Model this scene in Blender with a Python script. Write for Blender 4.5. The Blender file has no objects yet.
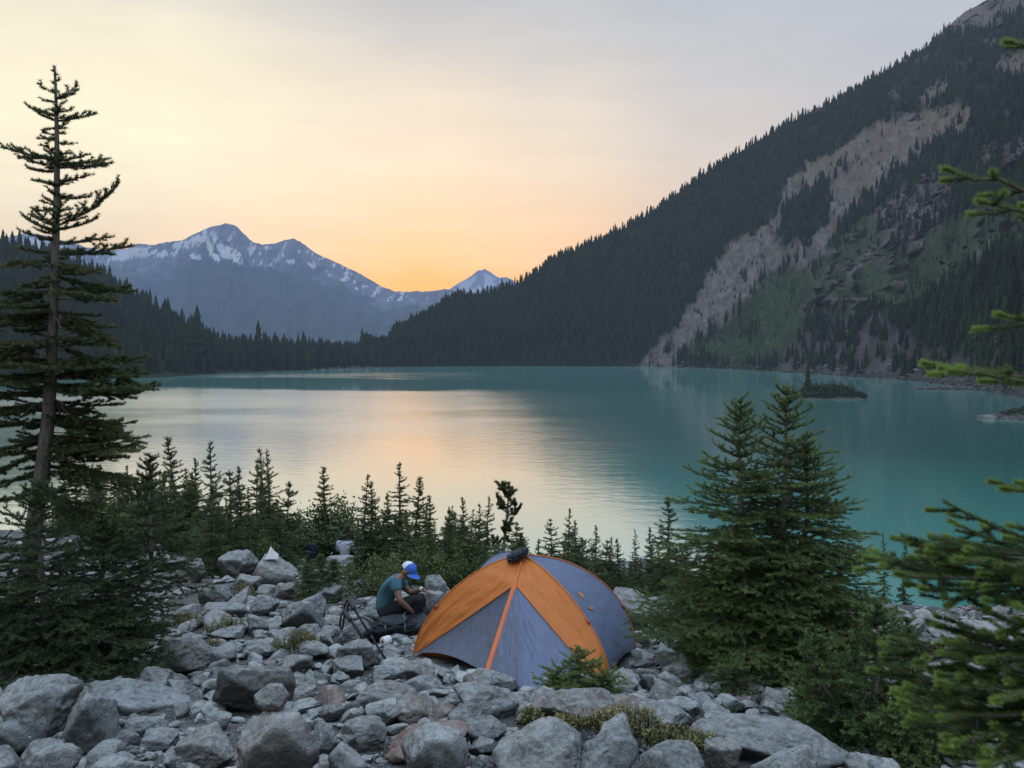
import bpy, bmesh, math, random
import numpy as np
from mathutils import Vector, Matrix

scene = bpy.context.scene
COL = scene.collection
R = math.radians
rng = np.random.default_rng(7)
random.seed(7)

# ------------------------------------------------------------------ camera
FPX, CX, CY, HOR = 828.0, 512.0, 384.0, 349.0
CAMH = 14.0                                   # metres above the lake surface
PITCH = math.atan((CY - HOR) / FPX)           # looking slightly down
cp, sp = math.cos(PITCH), math.sin(PITCH)


def P(px, py, d):
    """world point at forward distance d whose image is (px, py); used to read positions off the photograph"""
    xc = (px - CX) / FPX
    yc = -(py - CY) / FPX
    Y = cp + yc * sp
    Z = -sp + yc * cp
    return Vector((xc * d / Y, d, CAMH + Z * d / Y))


def pix(x, y, z):
    """vectorised inverse of P"""
    zz = z - CAMH
    f = y * cp - zz * sp
    u = y * sp + zz * cp
    f = np.maximum(f, 0.01)
    return CX + FPX * x / f, CY - FPX * u / f


cam_d = bpy.data.cameras.new('camera')
cam = bpy.data.objects.new('camera', cam_d)
COL.objects.link(cam)
cam.location = (0, 0, CAMH)
cam.rotation_euler = (math.pi / 2 - PITCH, 0, 0)
cam_d.sensor_width = 36
cam_d.lens = FPX / 1024 * 36
cam_d.clip_start = 0.05
cam_d.clip_end = 40000
scene.camera = cam
cam_d.dof.use_dof = True
cam_d.dof.focus_distance = 9.0
cam_d.dof.aperture_fstop = 5.0
scene.render.engine = 'CYCLES'
scene.cycles.use_denoising = True
scene.cycles.max_bounces = 6
scene.cycles.diffuse_bounces = 3
scene.cycles.glossy_bounces = 3
scene.cycles.transparent_max_bounces = 6
scene.view_settings.view_transform = 'Standard'
scene.view_settings.look = 'None'
scene.view_settings.exposure = 0


# ------------------------------------------------------------------ noise
def _hash(ix, iy, iz, seed):
    h = (ix * 374761393 + iy * 668265263 + iz * 2147483647 + seed * 1274126177) & 0xffffffff
    h = ((h ^ (h >> 13)) * 1274126177) & 0xffffffff
    h = ((h ^ (h >> 16)) * 2246822519) & 0xffffffff
    return ((h ^ (h >> 15)) & 0xffff) / 65535.0


def vnoise(p, seed=0):
    """value noise, p (n,3) -> -1..1"""
    p = np.asarray(p, dtype=np.float64)
    i = np.floor(p).astype(np.int64)
    f = p - i
    f = f * f * f * (f * (f * 6 - 15) + 10)
    r = 0
    for dx in (0, 1):
        wx = f[:, 0] if dx else 1 - f[:, 0]
        for dy in (0, 1):
            wy = f[:, 1] if dy else 1 - f[:, 1]
            for dz in (0, 1):
                wz = f[:, 2] if dz else 1 - f[:, 2]
                r = r + wx * wy * wz * _hash(i[:, 0] + dx, i[:, 1] + dy, i[:, 2] + dz, seed)
    return r * 2 - 1


def fbm(p, octs=4, seed=0, ridged=False, gain=0.5):
    p = np.asarray(p, dtype=np.float64)
    a, s, tot = 1.0, 0.0, 0.0
    for o in range(octs):
        n = vnoise(p * 2 ** o + 17.3 * o, seed + o)
        if ridged:
            n = 1 - 2 * np.abs(n)
        s = s + a * n
        tot += a
        a *= gain
    return s / tot


def fbm2(x, y, octs=4, seed=0, ridged=False, gain=0.5):
    x = np.asarray(x, float)
    y = np.asarray(y, float)
    sh = x.shape
    p = np.stack([x.ravel(), y.ravel(), np.full(x.size, 0.37)], 1)
    return fbm(p, octs, seed, ridged, gain).reshape(sh)


def sstep(a, b, x):
    t = np.clip((x - a) / (b - a), 0, 1)
    return t * t * (3 - 2 * t)


def in_poly(px, py, poly):
    px = np.asarray(px)
    py = np.asarray(py)
    c = np.zeros(px.shape, bool)
    n = len(poly)
    for i in range(n):
        x0, y0 = poly[i]
        x1, y1 = poly[(i + 1) % n]
        if y0 == y1:
            continue
        cond = ((y0 > py) != (y1 > py)) & (px < (x1 - x0) * (py - y0) / (y1 - y0) + x0)
        c ^= cond
    return c


# ------------------------------------------------------------------ mesh helpers
def np_mesh(name, verts, faces, attrs=None, smooth=True):
    """faces: (n,3) or (n,4) int array, or a list of such arrays"""
    if not isinstance(faces, list):
        faces = [faces]
    me = bpy.data.meshes.new(name)
    verts = np.ascontiguousarray(verts, dtype=np.float32)
    me.vertices.add(len(verts))
    me.vertices.foreach_set('co', verts.ravel())
    loops = np.concatenate([f.ravel() for f in faces]).astype(np.int32)
    counts = np.concatenate([np.full(len(f), f.shape[1], np.int32) for f in faces])
    starts = np.concatenate([[0], np.cumsum(counts)[:-1]]).astype(np.int32)
    me.loops.add(len(loops))
    me.loops.foreach_set('vertex_index', loops)
    me.polygons.add(len(counts))
    me.polygons.foreach_set('loop_start', starts)
    me.polygons.foreach_set('loop_total', counts)
    me.polygons.foreach_set('use_smooth', np.full(len(counts), smooth, bool))
    for k, v in (attrs or {}).items():
        v = np.asarray(v, dtype=np.float32)
        if v.ndim == 1:
            a = me.attributes.new(k, 'FLOAT', 'POINT')
            a.data.foreach_set('value', v)
        else:
            a = me.attributes.new(k, 'FLOAT_COLOR', 'POINT')
            if v.shape[1] == 3:
                v = np.concatenate([v, np.ones((len(v), 1), np.float32)], 1)
            a.data.foreach_set('color', v.ravel())
    me.update(calc_edges=True)
    return me


def obj(name, me, mat=None, parent=None, loc=None):
    o = bpy.data.objects.new(name, me)
    COL.objects.link(o)
    if mat is not None:
        me.materials.append(mat)
    if parent is not None:
        o.parent = parent
    if loc is not None:
        o.location = loc
    return o


def tag(o, label=None, cat=None, group=None, kind=None):
    if label:
        o['label'] = label
    if cat:
        o['category'] = cat
    if group:
        o['group'] = group
    if kind:
        o['kind'] = kind
    return o


def thing(name, label, cat, loc=(0, 0, 0), rz=0.0, group=None):
    o = bpy.data.objects.new(name, None)
    COL.objects.link(o)
    o.empty_display_size = 0.1
    o.location = loc
    o.rotation_euler = (0, 0, rz)
    return tag(o, label, cat, group)


def dup(o, loc, rz=0.0, scale=1.0, label=None, group=None, tilt=(0, 0)):
    r = o.copy()
    COL.objects.link(r)
    r.location = loc
    r.rotation_euler = (tilt[0], tilt[1], rz)
    r.scale = scale if hasattr(scale, '__len__') else (scale,) * 3
    if label:
        r['label'] = label
    if group:
        r['group'] = group
    for ch in list(o.children):
        c = ch.copy()
        COL.objects.link(c)
        c.parent = r
        for g in ch.children:
            d = g.copy()
            COL.objects.link(d)
            d.parent = c
    return r


def grid_faces(nr, nc):
    i = np.arange(nr - 1)[:, None] * nc + np.arange(nc - 1)[None, :]
    i = i.ravel()
    return np.stack([i, i + 1, i + nc + 1, i + nc], 1)


def tube_np(pts, rad, sides=6, cap=True):
    """tube along polyline -> verts, quads"""
    pts = np.asarray(pts, float)
    n = len(pts)
    rad = np.broadcast_to(np.asarray(rad, float), (n,))
    t = np.gradient(pts, axis=0)
    t /= np.linalg.norm(t, axis=1, keepdims=True) + 1e-9
    ref = np.array([0.0, 0.0, 1.0]) if abs(t[0, 2]) < 0.9 else np.array([1.0, 0.0, 0.0])
    a = np.cross(t, ref)
    a /= np.linalg.norm(a, axis=1, keepdims=True) + 1e-9
    b = np.cross(t, a)
    ang = np.arange(sides) / sides * 2 * math.pi
    v = pts[:, None, :] + rad[:, None, None] * (a[:, None, :] * np.cos(ang)[None, :, None] + b[:, None, :] * np.sin(ang)[None, :, None])
    v = v.reshape(-1, 3)
    i = np.arange(n - 1)[:, None] * sides + np.arange(sides)[None, :]
    j = np.arange(n - 1)[:, None] * sides + (np.arange(sides)[None, :] + 1) % sides
    f = np.stack([i.ravel(), j.ravel(), j.ravel() + sides, i.ravel() + sides], 1)
    if cap:
        c0, c1 = len(v), len(v) + 1
        v = np.vstack([v, pts[0], pts[-1]])
        k = np.arange(sides)
        k2 = (k + 1) % sides
        f0 = np.stack([k2, k, np.full(sides, c0), np.full(sides, c0)], 1)
        b0 = (n - 1) * sides
        f1 = np.stack([b0 + k, b0 + k2, np.full(sides, c1), np.full(sides, c1)], 1)
        return v, f, np.vstack([f0, f1])[:, :3]
    return v, f, np.zeros((0, 3), int)


class MB:
    """collects numpy pieces into one mesh"""
    def __init__(self):
        self.v, self.q, self.t, self.n, self.a, self.raw = [], [], [], 0, [], []

    def add(self, v, q=None, t=None, a=0.0):
        v = np.asarray(v, float)
        self.raw.append((v, q, t, a))
        if q is not None and len(q):
            self.q.append(np.asarray(q) + self.n)
        if t is not None and len(t):
            self.t.append(np.asarray(t) + self.n)
        self.v.append(v)
        self.a.append(np.broadcast_to(np.asarray(a, float), (len(v),)))
        self.n += len(v)

    def tube(self, pts, rad, sides=6, a=0.0):
        v, q, t = tube_np(pts, rad, sides)
        self.add(v, q, t, a)

    def mesh(self, name, smooth=True, attr='tint'):
        fs = []
        if self.q:
            fs.append(np.vstack(self.q))
        if self.t:
            fs.append(np.vstack(self.t))
        return np_mesh(name, np.vstack(self.v), fs, {attr: np.concatenate(self.a)}, smooth)

    def build(self, name, mat, parent=None, smooth=True):
        return obj(name, self.mesh(name, smooth), mat, parent)


def catmull(pts, n):
    pts = np.asarray(pts, float)
    p = np.vstack([2 * pts[0] - pts[1], pts, 2 * pts[-1] - pts[-2]])
    m = len(pts) - 1
    out = []
    for u in np.linspace(0, m, n):
        i = min(int(u), m - 1)
        t = u - i
        a, b, c, d = p[i], p[i + 1], p[i + 2], p[i + 3]
        out.append(0.5 * (2 * b + (c - a) * t + (2 * a - 5 * b + 4 * c - d) * t * t + (3 * b - a - 3 * c + d) * t ** 3))
    return np.array(out)


# ------------------------------------------------------------------ node helpers
class NT:
    def __init__(self, tree):
        self.t = tree
        self.n = tree.nodes
        self.l = tree.links

    def __call__(self, typ, ins=None, **kw):
        nd = self.n.new(typ)
        for k, v in kw.items():
            setattr(nd, k, v)
        for k, v in (ins or {}).items():
            self.set(nd, k, v)
        return nd

    def set(self, nd, k, v):
        s = nd.inputs[k]
        if isinstance(v, bpy.types.NodeSocket):
            self.l.new(v, s)
        elif isinstance(v, bpy.types.Node):
            self.l.new(v.outputs[0], s)
        else:
            if hasattr(s.default_value, '__len__') and hasattr(v, '__len__') and len(v) == 3 and len(s.default_value) == 4:
                v = (*v, 1.0)
            s.default_value = v

    def math(self, op, a, b=0.0, c=0.0, clamp=False):
        nd = self('ShaderNodeMath', {0: a, 1: b, 2: c}, operation=op)
        nd.use_clamp = clamp
        return nd.outputs[0]

    def mix(self, fac, a, b, blend='MIX'):
        nd = self.n.new('ShaderNodeMix')
        nd.data_type = 'RGBA'
        nd.blend_type = blend
        for k, v in ((0, fac), (6, a), (7, b)):
            self.set(nd, k, v)
        return nd.outputs[2]

    def ramp(self, fac, stops, interp='LINEAR'):
        nd = self.n.new('ShaderNodeValToRGB')
        cr = nd.color_ramp
        cr.interpolation = interp
        while len(cr.elements) > len(stops):
            cr.elements.remove(cr.elements[-1])
        while len(cr.elements) < len(stops):
            cr.elements.new(1.0)
        for e, (p, c) in zip(cr.elements, stops):
            e.position = p
            if not hasattr(c, '__len__'):
                c = (c, c, c)
            e.color = (*c, 1.0)
        self.set(nd, 0, fac)
        return nd.outputs[0]

    def noise(self, vec, scale, detail=4.0, rough=0.55, out=0, dist=0.0):
        nd = self('ShaderNodeTexNoise', {'Scale': scale, 'Detail': detail, 'Roughness': rough, 'Distortion': dist})
        if vec is not None:
            self.set(nd, 'Vector', vec)
        return nd.outputs[out]

    def attr(self, name, out='Fac'):
        nd = self('ShaderNodeAttribute', attribute_name=name)
        return nd.outputs[out]


def material(name):
    m = bpy.data.materials.new(name)
    m.use_nodes = True
    m.node_tree.nodes.clear()
    nt = NT(m.node_tree)
    nt.out = nt('ShaderNodeOutputMaterial')
    return m, nt


def simple_mat(name, col, rough=0.6, noise_amt=0.12, nscale=30, bump=0.0, bscale=60, metallic=0.0, spec=0.5, sheen=0.0):
    m, n = material(name)
    pos = n('ShaderNodeTexCoord').outputs['Object']
    f = n.noise(pos, nscale, 4)
    c = n.mix(f, tuple(x * (1 - noise_amt * 2) for x in col), tuple(min(1, x * (1 + noise_amt * 2)) for x in col))
    b = n('ShaderNodeBsdfPrincipled', {'Base Color': c, 'Roughness': rough, 'Metallic': metallic, 'Specular IOR Level': spec})
    if sheen:
        b.inputs['Sheen Weight'].default_value = sheen
    if bump:
        bp = n('ShaderNodeBump', {'Height': n.noise(pos, bscale, 4), 'Strength': bump, 'Distance': 0.01})
        n.set(b, 'Normal', bp)
    n.set(n.out, 0, b)
    return m


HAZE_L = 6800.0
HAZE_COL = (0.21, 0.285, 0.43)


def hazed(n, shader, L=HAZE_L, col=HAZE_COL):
    """evening haze painted into the material: a blue glow growing with distance from camp"""
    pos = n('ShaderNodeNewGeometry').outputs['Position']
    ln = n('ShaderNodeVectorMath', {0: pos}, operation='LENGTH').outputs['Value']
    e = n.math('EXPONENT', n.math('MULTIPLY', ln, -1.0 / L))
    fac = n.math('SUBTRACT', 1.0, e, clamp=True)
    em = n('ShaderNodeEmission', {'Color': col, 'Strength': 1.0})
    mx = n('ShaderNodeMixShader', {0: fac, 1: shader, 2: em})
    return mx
# ------------------------------------------------------------------ sky and light
SUN_AZ = math.atan((425 - CX) / FPX)          # the glow sits over the saddle, a little left of the lens axis
SUN_EL = R(1.5)
world = bpy.data.worlds.new('World')
scene.world = world
world.use_nodes = True
world.node_tree.nodes.clear()
w = NT(world.node_tree)
wout = w('ShaderNodeOutputWorld')
gen = w('ShaderNodeTexCoord').outputs['Generated']
sepd = w('ShaderNodeSeparateXYZ', {0: gen})
elev = w.math('MULTIPLY', w.math('ARCSINE', sepd.outputs[2]), 180 / math.pi)
azi = w.math('MULTIPLY', w.math('ARCTAN2', sepd.outputs[0], sepd.outputs[1]), 180 / math.pi)
daz = w.math('ABSOLUTE', w.math('SUBTRACT', azi, math.degrees(SUN_AZ)))
cl_map = w('ShaderNodeMapping', {'Vector': gen, 'Scale': (1.3, 1.3, 7.0)})
cl = w.noise(cl_map, 2.2, 6, 0.55, dist=0.6)
cl2 = w.noise(cl_map, 3.0, 4, 0.5, dist=1.2)
ew = w.math('ADD', elev, w.math('MULTIPLY', w.math('SUBTRACT', cl, 0.5), 4.5))
ef = w.math('DIVIDE', w.math('ADD', ew, 5.0), 95.0, clamp=True)


def es(deg):
    return (deg + 5) / 95


near = w.ramp(ef, [(es(-5), (0.70, 0.34, 0.17)), (es(2), (0.80, 0.38, 0.18)), (es(5), (0.88, 0.48, 0.25)), (es(8), (0.91, 0.66, 0.45)), (es(12), (0.91, 0.77, 0.60)),
                   (es(16), (0.83, 0.74, 0.62)), (es(20), (0.65, 0.63, 0.615)), (es(24), (0.54, 0.555, 0.585)), (es(34), (0.64, 0.71, 0.80)), (es(50), (1.16, 1.42, 1.78)), (1.0, (1.34, 1.68, 2.15))])
far = w.ramp(ef, [(es(-5), (0.45, 0.40, 0.42)), (es(4), (0.66, 0.52, 0.46)), (es(10), (0.62, 0.56, 0.55)), (es(16), (0.55, 0.555, 0.60)), (es(23), (0.46, 0.515, 0.60)),
                  (es(36), (0.64, 0.75, 0.90)), (es(50), (1.16, 1.42, 1.78)), (1.0, (1.34, 1.68, 2.15))])
side = w.ramp(w.math('DIVIDE', daz, 180.0), [(0.0, 0.0), (9 / 180, 0.22), (19 / 180, 0.75), (32 / 180, 1.0), (1.0, 1.0)], 'EASE')
grad = w.mix(side, near, far)
# left of the glow the haze is whiter
lft = w.math('MULTIPLY', w.math('SUBTRACT', -7.0, azi), 1 / 15.0, clamp=True)
lel = w.ramp(ef, [(es(0), 0.0), (es(7), 0.35), (es(13), 1.0), (es(19), 0.75), (es(24), 0.3), (es(32), 0.0)])
grad = w.mix(w.math('MULTIPLY', w.math('MULTIPLY', lft, lel), 0.95), grad, (1.03, 0.94, 0.69))
streak = w.ramp(cl2, [(0.35, 0.965), (0.55, 1.0), (0.75, 1.025)])
grad = w.mix(1.0, grad, streak, 'MULTIPLY')
nish = w('ShaderNodeTexSky', sky_type='NISHITA', sun_disc=False, sun_elevation=SUN_EL, sun_rotation=SUN_AZ, altitude=1500, air_density=1.3, dust_density=3.0)
bg1 = w('ShaderNodeBackground', {'Color': grad, 'Strength': 1.0})
bg2 = w('ShaderNodeBackground', {'Color': nish, 'Strength': 0.02})
w.set(wout, 0, w('ShaderNodeAddShader', {0: bg1, 1: bg2}))

sun_d = bpy.data.lights.new('sun', 'SUN')
sun_d.energy = 0.6
sun_d.angle = R(2.5)
sun_d.color = (1.0, 0.78, 0.55)
sun = bpy.data.objects.new('sun', sun_d)
COL.objects.link(sun)
sd = Vector((math.sin(SUN_AZ) * math.cos(SUN_EL), math.cos(SUN_AZ) * math.cos(SUN_EL), math.sin(SUN_EL)))
sun.rotation_euler = sd.to_track_quat('Z', 'Y').to_euler()
sun.location = (0, 0, 60)


# ------------------------------------------------------------------ near ground
def ground_z(x, y):
    x = np.asarray(x, float)
    y = np.asarray(y, float)
    yy = np.maximum(y, -8)
    drop = 1.6 + 0.19 * yy
    drop = drop + 0.012 * np.maximum(y - 21, 0) ** 1.75
    right = sstep(1.5, 7, x - 0.10 * y)
    drop = drop + right * 0.16 * np.maximum(y - 12.5, 0)
    drop = np.minimum(drop, CAMH + 3 + 0.02 * np.maximum(y - 60, 0))
    n = 0.16 * fbm2(x / 2.6, y / 2.6, 3, 5) * sstep(3.0, 5.0, y) + 0.045 * fbm2(x / 0.5, y / 0.5, 3, 9)
    pad = np.exp(-(((x - 0.15) / 1.25) ** 2 + ((y - 8.7) / 1.2) ** 2))      # level ground under the tent
    n = n * (1 - 0.85 * np.clip(pad * 1.4, 0, 1))
    # bank on the left under the trees
    bank = 0.9 * sstep(-6, -14, x) * sstep(12, 22, y)
    return CAMH - drop + n + bank


def gz(x, y):
    return float(ground_z(np.array([x]), np.array([y]))[0])


def hit(px, py, lift=0.0):
    """where the line of sight through (px, py) meets the near ground"""
    ds = np.linspace(3.0, 40, 1500)
    v = P(px, py, 1.0)
    X = v.x * ds
    Z = CAMH + (v.z - CAMH) * ds
    g = ground_z(X, ds) + lift
    k = np.argmax(Z <= g)
    if Z[k] > g[k]:
        k = len(ds) - 1
    return float(X[k]), float(ds[k])


def spaced(a, b, fa, fb, fine, coarse):
    xs = list(np.arange(fa, fb, fine))
    s, x = fine, fb
    while x < b:
        xs.append(x)
        s = min(coarse, s * 1.12)
        x += s
    xs.append(b)
    s, x = fine, fa
    left = []
    while x > a:
        s = min(coarse, s * 1.12)
        x -= s
        left.append(max(x, a))
    return np.array(left[::-1] + xs)


gx = spaced(-400, 400, -9, 9, 0.075, 25)
gy = spaced(-120, 75, 4.0, 20, 0.075, 8)
GX, GY = np.meshgrid(gx, gy)
GZ = ground_z(GX, GY)
GZ += 0.012 * fbm2(GX / 0.12, GY / 0.12, 2, 31)
m_ground, n = material('gritty_ground')
pos = n('ShaderNodeNewGeometry').outputs['Position']
a = n.noise(pos, 1.2, 5)
b_ = n.noise(pos, 26, 5, 0.7)
c = n.mix(n.ramp(a, [(0.4, 0.0), (0.62, 1.0)]), (0.060, 0.060, 0.058), (0.20, 0.202, 0.20))
c = n.mix(n.ramp(b_, [(0.35, 0.75), (0.65, 0.0)]), c, (0.065, 0.063, 0.058))
vor = n('ShaderNodeTexVoronoi', {'Vector': pos, 'Scale': 38.0})
c = n.mix(n.ramp(vor.outputs['Distance'], [(0.15, 0.55), (0.4, 0.0)]), c, (0.30, 0.30, 0.29))
bs = n('ShaderNodeBsdfPrincipled', {'Base Color': c, 'Roughness': 0.95, 'Specular IOR Level': 0.2})
h = n.math('ADD', n.math('MULTIPLY', vor.outputs['Distance'], -0.8), n.math('MULTIPLY', b_, 0.8))
n.set(bs, 'Normal', n('ShaderNodeBump', {'Height': h, 'Strength': 0.9, 'Distance': 0.03}))
n.set(n.out, 0, bs)
go = obj('ground', np_mesh('ground', np.stack([GX.ravel(), GY.ravel(), GZ.ravel()], 1), grid_faces(len(gy), len(gx))), m_ground)
tag(go, 'gritty grey ground sloping down between the boulders to the lake', kind='structure')

# ------------------------------------------------------------------ lake
m_water, n = material('glacial_water')
pos = n('ShaderNodeNewGeometry').outputs['Position']
sx = n('ShaderNodeSeparateXYZ', {0: pos})
mp = n('ShaderNodeMapping', {'Vector': pos, 'Scale': (1.0, 1.6, 1.0)})
mp_big = n('ShaderNodeMapping', {'Vector': pos, 'Scale': (0.5, 1.0, 1.0)})
r1 = n.noise(mp, 1.6, 4, 0.6)
r2 = n.noise(mp, 0.35, 3, 0.5)
patch = n.ramp(n.noise(mp_big, 0.012, 4, 0.6), [(0.38, 0.25), (0.6, 1.0)])
# the water lies calm in the lee of the far shore
yv = n.math('ADD', sx.outputs[1], n.math('MULTIPLY', n.math('SUBTRACT', n.noise(mp_big, 0.012, 4, 0.6), 0.5), 260.0))
lee = n.ramp(n.math('DIVIDE', yv, 600.0), [(0.08, 0.30), (0.18, 0.60), (0.30, 1.0), (0.44, 1.0), (0.50, 0.10), (0.66, 0.08), (0.70, 0.55), (0.76, 0.6), (0.82, 0.06), (1.0, 0.06)])
amp = n.math('MULTIPLY', n.math('ADD', n.math('MULTIPLY', patch, 0.3), 0.7), lee)
hgt = n.math('ADD', n.math('MULTIPLY', r1, 0.35), r2)
bmp = n('ShaderNodeBump', {'Height': hgt, 'Strength': n.math('MULTIPLY', amp, 0.075), 'Distance': 0.6})
edge = n.math('SUBTRACT', sx.outputs[0], n.math('SUBTRACT', 14.0, n.math('MULTIPLY', sx.outputs[1], 0.075)))
edge = n.math('ADD', edge, n.math('MULTIPLY', n.math('SUBTRACT', n.noise(mp_big, 0.05, 4, 0.6), 0.5), 26.0))
shel = n.ramp(n.math('ADD', n.math('DIVIDE', edge, 120.0), 0.5, clamp=True), [(0.42, 1.0), (0.58, 0.42), (0.8, 0.30)])    # sheltered water under the right slope
rgh = n.math('ADD', 0.045, n.math('MULTIPLY', n.math('MULTIPLY', amp, shel), 0.175))
deep = n.mix(n.noise(mp_big, 0.02, 3), (0.070, 0.315, 0.275), (0.080, 0.345, 0.300))
fr = n('ShaderNodeFresnel', {'IOR': 1.33})
fac = n.math('MINIMUM', n.math('ADD', 0.32, n.math('MULTIPLY', fr, 1.10)), 0.875)
df = n('ShaderNodeBsdfDiffuse', {'Color': deep})
gl = n('ShaderNodeBsdfGlossy', {'Color': (0.97, 0.97, 0.97), 'Roughness': rgh, 'Normal': bmp})
bs = n('ShaderNodeMixShader', {0: fac, 1: df, 2: gl})
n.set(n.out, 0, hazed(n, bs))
wv = np.array([[-3000, 15, 0], [3000, 15, 0], [3000, 2600, 0], [-3000, 2600, 0]], float)
wo = obj('lake_water', np_mesh('lake_water', wv, np.array([[0, 1, 2, 3]])), m_water)
tag(wo, 'still turquoise glacial lake mirroring the sunset sky', kind='structure')


# ------------------------------------------------------------------ mountains
def interp_line(pts, x):
    pts = np.array(pts, float)
    return [np.interp(x, pts[:, 0], pts[:, k]) for k in range(1, pts.shape[1])]


def sheet(us, shore, ridge, nv, back=0.35, nback=14, disp=None, vpow=1.0):
    """slope lofted from a shore line up to a ridge line and a little down the far side. shore and ridge: (px, py, distance)"""
    s = interp_line(shore, us)
    r = interp_line(ridge, us)
    S = np.array([P(u, a, b) for u, a, b in zip(us, s[0], s[1])])
    Rg = np.array([P(u, a, b) for u, a, b in zip(us, r[0], r[1])])
    v = np.concatenate([np.linspace(-0.04, 1, nv), 1 + np.linspace(0, back, nback + 1)[1:]])
    V = v[:, None]
    pos = S[None] + (Rg - S)[None] * v[:, None, None]
    z = pos[..., 2]
    up = np.where(V <= 1, V, 2 - V)
    z = S[None, :, 2] + (Rg - S)[None, :, 2] * np.where(up > 0, np.abs(up) ** vpow, up)
    pos[..., 2] = z
    U = np.broadcast_to(us[None], z.shape)
    VV = np.broadcast_to(V, z.shape)
    if disp is not None:
        pos[..., 2] += disp(U, VV, pos)
    return pos, U, VV


def lake_d(py):
    return CAMH * FPX / (py - HOR) 


# right-hand mountain
shoreR = [(362, 367.0), (480, 366.4), (640, 366.6), (700, 368), (750, 370), (800, 373), (850, 376.5), (920, 381), (980, 390), (1024, 398), (1150, 425), (1400, 480), (1700, 560)]
shoreR = [(a, b, lake_d(b)) for a, b in shoreR]
ridgeR = [(362, 352, 800), (385, 348, 810), (400, 337, 820), (425, 321, 830), (450, 306, 840), (480, 296, 850), (520, 283, 860), (545, 269, 865), (560, 258, 870), (600, 241, 880), (640, 220, 890),
          (680, 192, 900), (720, 164, 905), (760, 140, 910), (800, 118, 915), (850, 93, 920), (900, 62, 930), (930, 45, 940), (945, 30, 945), (965, 12, 950), (985, 2, 955), (1010, -8, 960), (1060, -50, 965),
          (1150, -120, 960), (1400, -220, 940), (1700, -300, 900)]


def dispR(U, V, pos):
    fade = sstep(0.0, 0.08, V) * (1 - sstep(0.86, 0.99, V) * 0.93)
    g = fbm2(U / 38.0 + 0.35 * V * 4, V * 2.2, 5, 11, True)            # gullies running down the slope
    f = fbm2(U / 14.0, V * 16, 4, 12)
    return fade * (17 * g + 5.5 * f)


usR = np.concatenate([np.arange(362, 1060, 1.7), np.arange(1060, 1700, 10)])
posR, UR, VR = sheet(usR, shoreR, ridgeR, 230, disp=dispR, vpow=1.08)
pxR, pyR = pix(posR[..., 0], posR[..., 1], posR[..., 2])
fall = pxR * 0.55 + pyR * 0.83                       # runs along the fall line of the slide
crossf = pxR * 0.83 - pyR * 0.55
jx = 8 * fbm2(fall / 34, crossf / 5, 4, 21) + 4 * fbm2(pxR / 4, pyR / 4, 3, 23)
jy = 8 * fbm2(fall / 30, crossf / 6, 4, 22) + 4 * fbm2(pxR / 4, pyR / 4, 3, 24)
qx, qy = pxR + jx, pyR + jy
SCREE = [(633, 368), (656, 345), (680, 322), (705, 280), (728, 243), (756, 235), (778, 207), (784, 185), (806, 162), (829, 154), (862, 131), (896, 117), (929, 107), (971, 107), (966, 129), (946, 140), (918, 157),
         (896, 173), (873, 193), (851, 210), (829, 241), (815, 269), (800, 272), (784, 266), (767, 269), (750, 297), (728, 325), (700, 336), (683, 352), (672, 368)]
GROVE = [(775, 238), (784, 205), (806, 193), (820, 178), (834, 196), (830, 218), (812, 235), (790, 244)]
CLIFF = [(868, 212), (896, 190), (918, 177), (940, 166), (963, 178), (966, 204), (940, 218), (918, 238), (901, 256), (884, 244), (872, 236)]
CLIFF2 = [(970, 162), (985, 146), (1030, 140), (1030, 165), (1000, 172)]
TALUS = [(772, 372), (790, 345), (823, 318), (868, 312), (905, 332), (925, 352), (1030, 372), (1060, 420), (920, 384), (850, 378)]
STREAK = [(843, 278), (858, 262), (873, 250), (880, 256), (862, 268), (850, 282)]
STREAK2 = [(968, 262), (985, 246), (1000, 236), (1003, 240), (985, 256), (972, 268)]
STREAK3 = [(975, 352), (990, 340), (1024, 322), (1024, 330), (995, 348), (980, 358)]
TOPROCK = [(935, 30), (960, 8), (1040, -30), (1040, 5), (985, 24), (955, 34)]
TOPROCK2 = [(985, 75), (1005, 58), (1060, 40), (1060, 66), (1010, 76)]
ROCK3 = [(918, 95), (935, 84), (950, 80), (948, 92), (930, 104)]
SHRUB = [(683, 360), (700, 338), (728, 327), (750, 299), (767, 271), (815, 271), (830, 243), (868, 218), (884, 246), (901, 258), (940, 225), (985, 205), (1030, 190), (1030, 240), (985, 262), (940, 290), (905, 322), (868, 310), (823, 316), (790, 343), (770, 368)]
hole = in_poly(qx, qy, GROVE)
scree = (in_poly(qx, qy, SCREE) & ~hole)
cliff = in_poly(qx, qy, CLIFF) | in_poly(qx, qy, CLIFF2)
talus = in_poly(qx, qy, TALUS)
strk = in_poly(qx, qy, STREAK) | in_poly(qx, qy, STREAK2) | in_poly(qx, qy, STREAK3) | in_poly(qx, qy, TOPROCK) | in_poly(qx, qy, TOPROCK2) | in_poly(qx, qy, ROCK3)
shrub = in_poly(qx, qy, SHRUB)
brk = 0.6 * fbm2(fall / 30, crossf / 3.5, 4, 41) + 0.6 * fbm2(pxR / 5, pyR / 5, 4, 42)
scree_f = np.where(scree, np.clip(1.0 + 1.3 * brk, 0.12, 1.0), 0.0)
cliff_f = np.where(cliff, np.where(brk < -0.1, 0.1, 1.0), 0.0)
outc = 0.7 * fbm2(pxR / 16, pyR / 7, 4, 45) + 0.5 * fbm2(pxR / 4, pyR / 4, 3, 46)
cliff_f = np.maximum(cliff_f, np.where((outc > 0.26) & (shrub | (pyR < 120)) & (UR > 800), 0.75, 0.0))
talus_f = np.where(talus, np.where(brk < -0.05, 0.35, 1.0), 0.0)
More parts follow.
